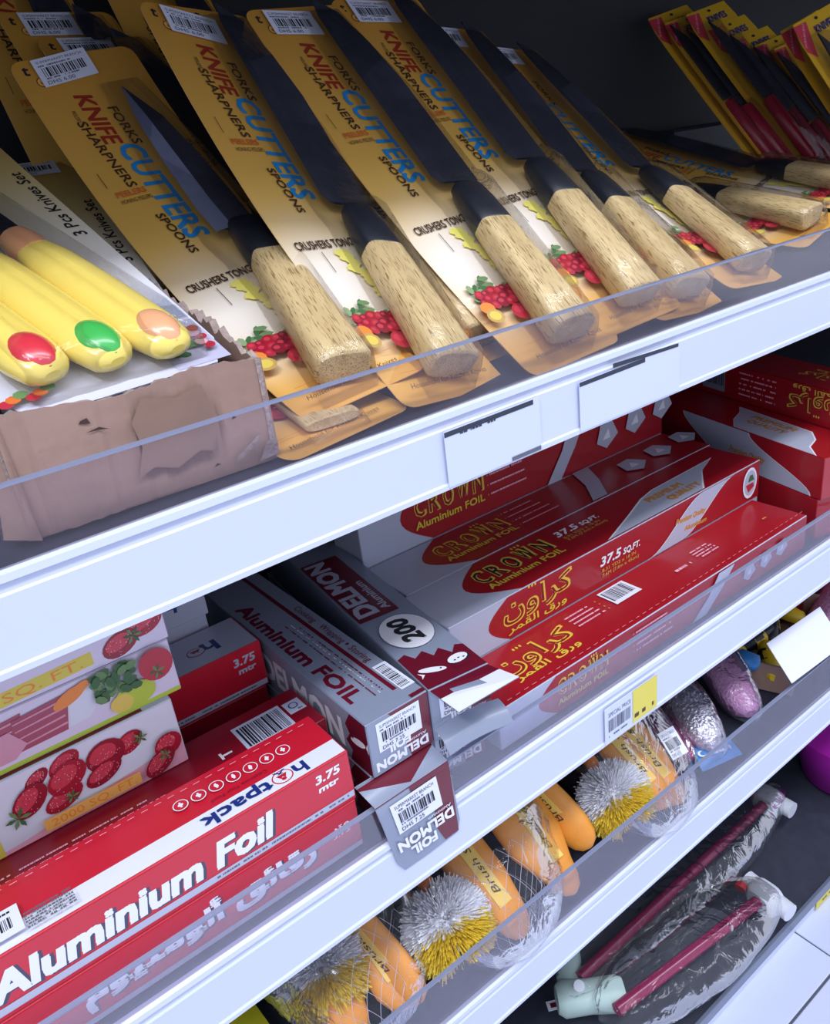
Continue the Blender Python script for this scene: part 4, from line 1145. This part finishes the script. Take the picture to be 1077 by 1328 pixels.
# end-on group at the right
def cr_side_r(A, w, h):
    A.rect(.0006, .0006, w - .0006, h - .0006, 'crown_red'); 
    n = 12; S = lambda s: 3 * s * s - 2 * s ** 3
    a = [(.012 + .085 * S(i / n), .0006 + (h - .0012) * i / n) for i in range(n + 1)]; c = [(.150 + .050 * S(i / n), .0006 + (h - .0012) * i / n) for i in range(n + 1)]
    A.poly(a + c[::-1], 'white_ink'); A.poly([(x + .0014, y) for x, y in a] + [(x - .0014, y) for x, y in c[::-1]], 'silver_board')
    f0 = A.fn; A.fn = lambda u, v, hh: f0(w - u, v, hh)
    A.text('Premium Quality', w - .125, h * .35, .007, 'orange_gold', w=.05, shear=.3, bold=.0006)
def cr_top_r(A, w, h):
    A.rect(.0006, .0006, w - .0006, h - .0006, 'crown_red')
    P = [(.010, .0006), (.030, .014), (.040, .032), (.058, .046), (.165, .050), (.150, .036), (.138, .016), (.120, .0006)]
    P = [(x, h - y) for x, y in P]
    A.poly(P, 'white_ink'); A.poly([(x * .975 + .002, y + (.0012 if y < h - .01 else 0)) for x, y in P], 'silver_board')
    f0 = A.fn; A.fn = lambda u, v, hh: f0(w - u, h - v, hh)
    A.fn = f0
    A.text('QUALITY', .125, h - .0205, .0078, 'orange_gold', rot=180, w=.052, bold=.0011); A.text('PREMIUM', .130, h - .0325, .0078, 'orange_gold', rot=180, w=.058, bold=.0011)
    emblem(A, .016, .016, .011, .011)
def cr_ar_r(A, w, h):
    A.rect(.0006, .0006, w - .0006, h - .0006, 'crown_red')
    A.barcode(.205, .012, .032, h - .016, seed=45, bg='dm_grey')
    for k in range(5): A.dashes(.125, .008 + .0062 * k, .055, .0017, 'pink', seed=k)
    emblem(A, .012, .008, .01, .01)
    f0 = A.fn; A.fn = lambda u, v, hh: f0(u, h - v, hh)
    logo(A, .040, .013, 1.15, ar=True)
def end_box(label, x, y, z, yaw, Wd, H, top=None, left=None, base='crown_red'):
    # origin: left front bottom corner; local x to the back, local y to the right (mirrored side art is laid separately)
    t = thing('foil_box', label, 'box', Matrix.Translation((x, y, z + Z0)) @ Matrix.Rotation(math.radians(90 + yaw), 4, 'Z'), 'red foil boxes lying end-on at the right')
    b = MB(); b.box(0, -Wd, 0, .41, 0, H, base, .0006)
    if top: top(Art(b, lambda u, v, h: (u, v - Wd, H + h)), .41, Wd)
    if left: left(Art(b, lambda u, v, h: (u, h, v)), .41, H)
    b.build('carton', t)
YW = -14.5
end_box('red foil box at shelf level in the right end-on stack', .7235, .0135, -.4105, YW, .062, .0430)
end_box('red foil box with curved grey band and PREMIUM QUALITY at the right', .7235, .0105, -.3670, YW, .062, .0435, cr_top_r, cr_side_r)
cx, cy = .7235 + .064 * math.cos(math.radians(YW)), .012 + .064 * math.sin(math.radians(YW))
end_box('red foil box stack base at the far right frame edge', cx, cy, -.4105, YW, .062, .087)
end_box('red foil box with barcode and upside-down yellow Arabic lettering, highest at far right', cx, cy, -.3232, YW, .062, .0400, lambda A, w, h: (A.rect(.0006, .0006, w - .0006, h - .0006, 'crown_red'), logo(A, .06, h * .4, 1.0, ar=True)), cr_ar_r)

# ================================================================== BAGGED BRUSH SETS ON THE THIRD SHELF
mat('bristle_white', (240, 240, 248), 0.7)
mat('bristle_yellow', (236, 206, 70), 0.55)
mat('brush_orange', (240, 158, 62), 0.42, var=.12, vscale=50, bump=.15, bscale=160)
mat('brush_deep', (232, 128, 44), 0.45)
mat('brush_label', (240, 200, 96), 0.4)
mat('net_white', (206, 200, 222), 0.6)
mat('lime_plastic', (226, 220, 50), 0.4)
def bristle_head(t, c, r, axis, seed, n=3600):
    """round head of soft bristles; tips on the lower half are yellow"""
    rnd = random.Random(seed); W, Y = MB(), MB()
    c = Vector(c); ax = Vector(axis).normalized()
    ex = ax.cross(Vector((0, 0, 1))).normalized(); ey = ax.cross(ex)
    for k in range(n):
        th = math.acos(rnd.uniform(-.92, .80)); ph = rnd.uniform(0, 6.2832)
        # bristles come in tufts
        th += .10 * math.sin(ph * 7 + th * 5); ph += .12 * math.sin(th * 9)
        d = (ax * math.cos(th) + (ex * math.cos(ph) + ey * math.sin(ph)) * math.sin(th)).normalized()
        L = r * rnd.uniform(.90, 1.02)
        root = c + d * r * .18 + ax * (-.12 * r)
        tip = c + d * L + Vector((rnd.uniform(-1, 1), rnd.uniform(-1, 1), rnd.uniform(-1, 1))) * r * .05
        a = d.cross(Vector((rnd.random(), rnd.random(), rnd.random()))).normalized(); b2 = d.cross(a)
        w = r * .026
        yel = d.dot(ax) > .16 + rnd.uniform(-.10, .10)
        mb = Y if yel else W; m = 'bristle_yellow' if yel else 'bristle_white'
        q = [root + a * w, root - a * w * .5 + b2 * w * .87, root - a * w * .5 - b2 * w * .87]
        e = [tip + (p - root) * .55 for p in q]
        mb.grid([q, e], m, closed=True, smooth=False)
    W.loft(c - ax * r * .62, c + ax * r * .5, [(0, r * .5, r * .5), (.3, r * 1.2, r * 1.2), (.6, r * 1.35, r * 1.35), (.9, r * .9, r * .9), (1, r * .3, r * .3)], 'bristle_white', n=16, e=2)
    W.build('white_bristles', t)['kind'] = 'stuff'; Y.build('yellow_bristles', t)['kind'] = 'stuff'
    b = MB(); b.loft(c - ax * r * 1.5, c + ax * r * .25, [(0, .012, .012), (.4, .014, .014), (.7, .019, .019), (1, .012, .012)], 'brush_deep', n=14, e=2); b.build('stem', t, 'orange stem')
def brush_back(t, p0, p1, up, w=.040, th=.020, bristles=True, seed=0):
    """long oval brush body with a raised label strip"""
    b = MB(); p0, p1, up = Vector(p0), Vector(p1), Vector(up)
    secs = [(0, .004, .003), (.015, .018, .009), (.05, .028, .014), (.12, .036, .018), (.25, w, th), (.6, w, th), (.8, w * .86, th * .9), (1.0, w * .55, th * .7)]
    b.loft(p0, p1, secs, 'brush_orange', up=up, n=22, e=2.1)
    o = b.build('brush_body', t, 'orange oval brush body')
    d = (p1 - p0).normalized(); x = d.cross(up).normalized(); z = x.cross(d); L = (p1 - p0).length
    b = MB(); rows = []
    for i in range(9):
        s = .14 + .52 * i / 8; c = p0 + d * L * s + z * (th / 2 - .0012 + .001 * math.sin(i / 8 * math.pi))
        hw = .0068
        rows.append([c - x * hw * 1.1 - z * .002, c - x * hw + z * .0008, c + x * hw + z * .0008, c + x * hw * 1.1 - z * .002])
    b.grid(rows, 'brush_label', smooth=False)
    A = Art(b, lambda u, v, h: p0 + d * (L * .17 + u) - x * v + z * (th / 2 + .0006 + h))
    A.text('Brush', .004, -.003, .0065, 'brown_ink', w=.032, shear=.4); A.text('Super', .042, -.003, .0065, 'brown_ink', w=.03, shear=.4)
    b.build('label_strip', o, 'yellow label strip with script')
def bag(t, c, ax, size, seed, name='plastic_bag', pinch=True, m='clear_bag', lab='clear crinkled plastic bag'):
    """loose thin bag: a long blob with creases, gathered at its far end"""
    c = Vector(c); a = Vector(ax).normalized(); x = a.cross(Vector((0, 0, 1))).normalized(); z = x.cross(a)
    L, Wd, H = size; rows = []; n, mm = 30, 36
    for i in range(n + 1):
        s = i / n; e = math.sin(math.pi * min(1, max(0, s))) ** .42 if 0 < s < 1 else 0
        if pinch and s > .8: e *= 1 - .75 * (s - .8) / .2
        r = []
        for j in range(mm):
            th = 2 * math.pi * j / mm; ca, sa = math.cos(th), math.sin(th)
            ca = math.copysign(abs(ca) ** .8, ca); sa = math.copysign(abs(sa) ** .8, sa)
            nz = noise.noise(Vector((s * 4 + seed, ca * 1.6, sa * 1.6))) * .10 + abs(noise.noise(Vector((s * 9 + seed, ca * 5, sa * 5)))) * .07
            k = e * (1 + nz)
            r.append(c + a * ((s - .5) * L) + x * (ca * Wd / 2 * k) + z * (sa * H / 2 * k))
        rows.append(r)
    b = MB(); b.grid(rows, m, closed=True); return b.build(name, t, lab)
def net(t, c, ax, size, seed=0):
    """white netting sock under the brushes: crossing threads on a bowl"""
    c = Vector(c); a = Vector(ax).normalized(); x = a.cross(Vector((0, 0, 1))).normalized(); z = x.cross(a); b = MB()
    L, Wd, H = size
    def P(s, th): 
        e = math.sin(math.pi * s) ** .5
        return c + a * ((s - .5) * L) + x * (math.cos(th) * Wd / 2 * e) + z * (math.sin(th) * H / 2 * e)
    for k in range(24):
        for sg in (1, -1):
            pts = [P(.04 + .36 * i / 16, sg * (2 * math.pi * k / 24 + .9 * i / 16)) for i in range(17)]
            b.tube(pts, .00022, 'net_white', n=3, cap=False)
    o = b.build('netting', t, 'white netting'); o['kind'] = 'stuff'
def brush_set(label, head, hr, haxis, bodies, bg, seed, nn=None):
    t = thing('brush_set', label, 'brush', Matrix.Translation((0, 0, Z0)), 'bagged yellow and white brush sets on the third shelf')
    bristle_head(t, head, hr, haxis, seed)
    for k, bd in enumerate(bodies): brush_back(t, *bd, seed=seed + k)
    bag(t, *bg, seed)
    if nn: net(t, *nn)
    return t
FWD = Vector((0, -.80, -.60))
def body(px, py, z, L=.17, yaw=0.0, pitch=.55, up=(0, -.5, .85), w=.040, th=.020):
    p = at(px, py, z=z); p.y = max(p.y, .0085); q = p + Vector((math.sin(yaw) * math.cos(pitch), math.cos(yaw) * math.cos(pitch), math.sin(pitch))) * L
    return (p, q, up, w, th)
brush_set('bagged brush set below the hanging foil flap, round white and yellow head on its left', (.2465, .040, -.578), .0385, (-.12, -.80, -.50),
    [body(772, 1180, -.606, yaw=-.0, L=.21, w=.058, th=.026), body(690, 1222, -.606, yaw=-.06, L=.20, w=.046), body(548, 1300, -.600, yaw=-.22, up=(-.8, -.3, .5), th=.014)],
    ((.300, .083, -.560), (.06, .85, .50), (.205, .150, .088)), 3, ((.300, .083, -.566), (.06, .85, .50), (.2, .146, .080)))
brush_set('bagged brush set below the white and yellow price label, round head over netting', (.4490, .038, -.580), .0365, (-.10, -.80, -.50),
    [body(906, 1056, -.606, yaw=.03, L=.19, w=.050), body(872, 1052, -.596, yaw=-.02, L=.18, w=.036), body(768, 1098, -.596, yaw=-.20, up=(-.8, -.3, .5), th=.014)],
    ((.492, .080, -.562), (.05, .85, .50), (.200, .128, .086)), 8, ((.492, .080, -.568), (.05, .85, .50), (.196, .124, .080)))
brush_set('bagged brush set at the bottom left, orange bodies crowding a small head', (.150, .075, -.578), .038, (-.12, -.80, -.50),
    [body(534, 1306, -.604, yaw=-.10, w=.034), body(470, 1345, -.606, yaw=-.08, L=.20, w=.052), body(425, 1290, -.586, yaw=-.06, w=.034)],
    ((.175, .098, -.562), (.05, .85, .50), (.190, .140, .086)), 13, ((.175, .098, -.568), (.05, .85, .50), (.186, .136, .08)))
b = MB(); b.loft((-.012, .10, .012), (.10, .105, .022), [(0, .02, .002), (.1, .075, .004), (.5, .095, .005), (.9, .085, .004), (1, .05, .002)], 'lime_plastic', n=18, e=4, smooth=False)
o = b.build('dustpan'); o.location = (0, 0, -.617 + Z0); tag(o, 'lime yellow flat plastic piece at the bottom edge left of the brush bags', 'dustpan')
# price tag on the brush body
def tagged(A, w, h): sticker_art(A, 0, 0, w, h, 4)
p = at(861, 965, z=-.560)
b = MB(); A = Art(b, lambda u, v, h: (u, v, h)); b.box(0, 0, -.0004, .020, .027, 0, 'paper'); sticker_art(A, 0, 0, .020, .027, 4)
o = b.build('price_sticker'); o.matrix_world = Matrix.Translation((p.x - .012, p.y - .02, p.z + Z0)) @ Matrix.Rotation(math.radians(-8), 4, 'Z') @ Matrix.Rotation(math.radians(40), 4, 'X'); tag(o, 'small white barcode sticker on the right-hand brush bag', 'sticker')

# ---- bagged scrubbers, carton and odds at the right of the third shelf
mat('mauve_fibre', (206, 150, 196), 0.35, metal=.2, bump=.9, bscale=420, var=.35, vscale=240)
mat('magenta_fibre', (168, 62, 118), 0.4, bump=.6, bscale=300, var=.3, vscale=200)
mat('silver_fibre', (214, 208, 228), 0.25, metal=.7, bump=.9, bscale=300, var=.4, vscale=200)
mat('blue_label', (52, 136, 206), 0.4)
def scrubber(label, p0, p1, w, h, m, wrap=True, lbl=False):
    t = thing('scrubber_pack', label, 'scrubber', Matrix.Translation((0, 0, Z0)), 'bagged scrubbers on the third shelf')
    b = MB(); b.loft(p0, p1, [(0, w * .3, h * .3), (.06, w * .75, h * .75), (.2, w, h), (.7, w, h), (.92, w * .8, h * .8), (1, w * .3, h * .3)], m, n=22, e=2.2); b.build('scrubber', t)
    # curly fibre strands over the surface
    p0, p1 = Vector(p0), Vector(p1); d = (p1 - p0).normalized(); x = d.cross(Vector((0, 0, 1))).normalized(); z = x.cross(d); b = MB(); r = random.Random(len(label))
    for k in range(90):
        th = r.uniform(-.2, 3.3); s0 = r.uniform(.05, .6); L = (p1 - p0).length; pts = []
        for i in range(8):
            s = s0 + .05 * i; tt = th + .22 * math.sin(i * 1.2 + k)
            e = min(1, math.sin(math.pi * min(.98, max(.03, s))) ** .4)
            pts.append(p0 + d * L * s + x * math.cos(tt) * w / 2 * e * 1.03 + z * math.sin(tt) * h / 2 * e * 1.03)
        b.tube(pts, .0006, m, n=3, cap=False)
    b.build('fibres', t)['kind'] = 'stuff'
    c = (p0 + p1) / 2; bag(t, c, d, ((p1 - p0).length * 1.15, w * 1.15, h * 1.15), 5)
    if lbl:
        b = MB(); rows = [[p0 - d * .012 + x * (w * .5 * u) + z * (-h * .5 + .012 + .006 * math.sin(3 * v + u)) + d * (.035 * v) for u in (-1, -.5, 0, .5, 1)] for v in (0, .5, 1)]
        b.grid(rows, 'blue_label'); A = Art(b, lambda u, v, hh: p0 - d * .010 + x * u + z * (-h * .5 + .016 + hh) + d * v); A.text('Clean', -.02, .008, .008, 'white_ink', w=.036, bold=.0006); b.build('printed_label', t, 'blue printed label')
scrubber('mauve curly scrubber in a bag against the open carton', (.655, .028, -.596), (.715, .150, -.560), .046, .038, 'mauve_fibre')
scrubber('silver curly scrubber in a bag between the mauve one and the brushes', (.585, .022, -.597), (.632, .140, -.565), .044, .036, 'silver_fibre', lbl=True)
scrubber('magenta stringy scrubber low beside the right-hand brush bag', (.556, .034, -.600), (.590, .15, -.585), .034, .028, 'magenta_fibre')
t = thing('open_carton', 'open brown carton holding yellow and black packs', 'box', rotz(.733, .026, -.617, 20), None)
for nm, (x0, y0, x1, y1, h0) in (('side_wall', (0, 0, .003, .17, .036)), ('side_wall', (.17, 0, .173, .17, .036)), ('front_wall', (.003, 0, .17, .003, .030)), ('back_wall', (.003, .167, .17, .17, .036)), ('base', (.003, .003, .17, .167, .003))):
    b = MB(); b.box(x0, y0, 0.0005, x1, y1, h0, 'cardboard', .0005); b.build(nm, t)
mat('pack_yellow', (226, 190, 40), 0.35); mat('pack_black', (26, 28, 36), 0.35)
rr = random.Random(4)
pp = [(.030, .030, .046, 20), (.060, .055, .052, -25), (.035, .085, .054, 60), (.095, .045, .050, 15), (.120, .085, .056, -40), (.075, .115, .058, 30), (.140, .040, .048, 70)]
names = ['front left in the carton', 'second from the front left in the carton', 'against the left wall of the carton', 'middle of the carton front', 'back right in the carton', 'at the back of the carton', 'front right in the carton']
for k, (x, y, z, a) in enumerate(pp):
    t2 = thing('bundled_gloves', 'yellow and black bundled pack, ' + names[k], 'pack', rotz(.733, .026, -.617, 20) @ Matrix.Translation((x, y, z - .026)) @ Matrix.Rotation(math.radians(a), 4, 'Z') @ Matrix.Rotation(math.radians(14), 4, 'X'), 'yellow and black packs in the open carton')
    b = MB(); b.loft((-.032, 0, 0), (.032, 0, .004), [(0, .010, .008), (.08, .022, .016), (.5, .026, .021), (.92, .021, .016), (1, .010, .008)], 'pack_yellow' if k % 2 == 0 else 'pack_black', n=14, e=2.6); b.build('bundle', t2)
    b = MB(); b.loft((-.009, 0, .0005), (.010, 0, .0015), [(0, .0262, .021), (.5, .0272, .022), (1, .0266, .0215)], 'pack_black' if k % 2 == 0 else 'pack_yellow', n=14, e=2.6, cap=False); b.build('band', t2)
b = MB(); b.loft((.722, .060, -.583), (.712, .085, -.578), [(0, .010, .006), (.1, .022, .014), (.8, .024, .016), (1, .012, .008)], 'blue_label', n=14)
o = b.build('sponge'); o.location = (0, 0, Z0); tag(o, 'small blue piece beside the left rim of the open carton', 'sponge')
b = MB(); b.box(.86, .10, -.617, 1.06, .2, -.50, 'crown_red', .001); o = b.build('carton'); o.location = (0, 0, Z0); tag(o, 'plain red carton behind the white price card', 'box')
b = MB(); b.loft((.84, .055, -.612), (.95, .075, -.585), [(0, .02, .014), (.2, .05, .04), (.8, .05, .04), (1, .02, .014)], 'mauve_fibre', n=16); o = b.build('scrubber'); o.location = (0, 0, Z0); tag(o, 'pinkish scrubber behind the lip right of the open carton', 'scrubber')

# ================================================================== LOWEST SHELF: BAGGED RODS
mat('rod_magenta', (140, 22, 76), 0.25, coat=.5)
mat('fitting_white', (216, 220, 232), 0.4); mat('fitting_green', (190, 214, 210), 0.4); mat('cap_red', (214, 52, 50), 0.4)
mat('basin_purple', (176, 34, 168), 0.35)
def rod(label, p0, p1, r, seed, w):
    t = thing('bagged_rod', label, 'rod', Matrix.Translation((0, 0, Z0)), 'bagged pink rods on the lowest shelf')
    p0, p1 = Vector(p0), Vector(p1); d = (p1 - p0).normalized(); x = d.cross(Vector((0, 0, 1))).normalized()
    b = MB(); b.tube([p0, p0.lerp(p1, .33), p0.lerp(p1, .66), p1], r, 'rod_magenta', n=18); b.build('tube', t, 'glossy magenta tube')
    b = MB(); b.loft(p1 - d * .004 - Vector((0, 0, .002)), p1 + d * .030 - Vector((0, 0, .002)), [(0, .030, .028), (.15, .044, .034), (.5, .046, .036), (.8, .040, .032), (1, .020, .016)], 'fitting_white', n=20, e=3); b.tube([p1 + d * .015 - x * .030, p1 + d * .015 + x * .034], .012, 'fitting_white', n=14); b.build('end_fitting', t, 'white end fitting')
    b = MB(); b.tube([p1 - d * .010 - x * .022 + Vector((0, 0, .008)), p1 - d * .003 - x * .024 + Vector((0, 0, .010))], .007, 'cap_red', n=12); b.build('screw_cap', t, 'small red cap')
    bag(t, (p0 + p1) / 2 + Vector((0, 0, .006)), d, ((p1 - p0).length * 1.22, w, .062), seed, pinch=False)
    return t
za = -.930
ra0, ra1 = at(752, 1268, z=za), at(992, 1042, z=za)
rb0, rb1 = at(800, 1310, z=za), at(985, 1168, z=za)
rod('bagged pink rod with white end, the one farther back on the lowest shelf', ra0, ra1, .0072, 21, .095)
rod('bagged pink rod with red cap, the one nearer the floor edge', rb0, rb1, .0078, 27, .105)
t = thing('flange_fitting', 'whitish plastic elbow fitting at the left ends of the pink rods', 'fitting', Matrix.Translation((0, 0, Z0)))
c = at(745, 1275, z=-.935)
b = MB(); b.loft(c + Vector((-.030, .0, 0)), c + Vector((.035, -.045, -.004)), [(0, .030, .026), (.1, .040, .034), (.5, .036, .032), (.9, .040, .034), (1, .034, .028)], 'fitting_green', n=20, e=2.6); b.build('elbow', t)
b = MB(); b.loft(c + Vector((-.005, .004, -.006)), c + Vector((.030, .040, .004)), [(0, .026, .024), (.6, .034, .030), (1, .030, .026)], 'fitting_green', n=18, e=2.2); b.build('socket', t)
b = MB(); b.tube([c + Vector((-.006, -.012, .012)), c + Vector((-.008, -.016, .020))], .0065, 'fitting_white', n=14); b.build('knob', t)
b = MB(); q = at(1078, 985, z=-.90); b.loft((q.x + .055, q.y, -.9615), (q.x + .055, q.y, -.875), [(0, .10, .10), (.05, .125, .125), (.9, .155, .155), (1, .160, .160)], 'basin_purple', up=(0, 1, 0), n=30, e=2); b.loft((q.x + .055, q.y, -.9), (q.x + .055, q.y, -.8748), [(0, .12, .12), (1, .152, .152)], 'basin_purple', up=(0, 1, 0), n=30, e=2)
o = b.build('basin'); o.location = (0, 0, Z0); tag(o, 'purple plastic basin at the right frame edge on the lowest shelf', 'basin')
b = MB(); b.box(0, 0, 0, .030, .012, .0006, 'paper'); A = Art(b, lambda u, v, h: (u, v, .0006 + h)); A.rect(.004, .003, .020, .009, 'dm_maroon')
o = b.build('paper_tag'); q = at(712, 1312, z=-.961); o.location = (q.x, q.y, q.z + Z0); o.rotation_euler = (0, 0, -.5); tag(o, 'small white and maroon paper tag lying on the lowest shelf', 'tag')
b = MB(); b.box(1.00, .385, -.1435, 1.16, .430, -.035, 'deck_dark', .003); o = b.build('dark_box'); o.location = (0, 0, Z0); tag(o, 'dark grey box at the back of the top shelf by the filed cards', 'box')
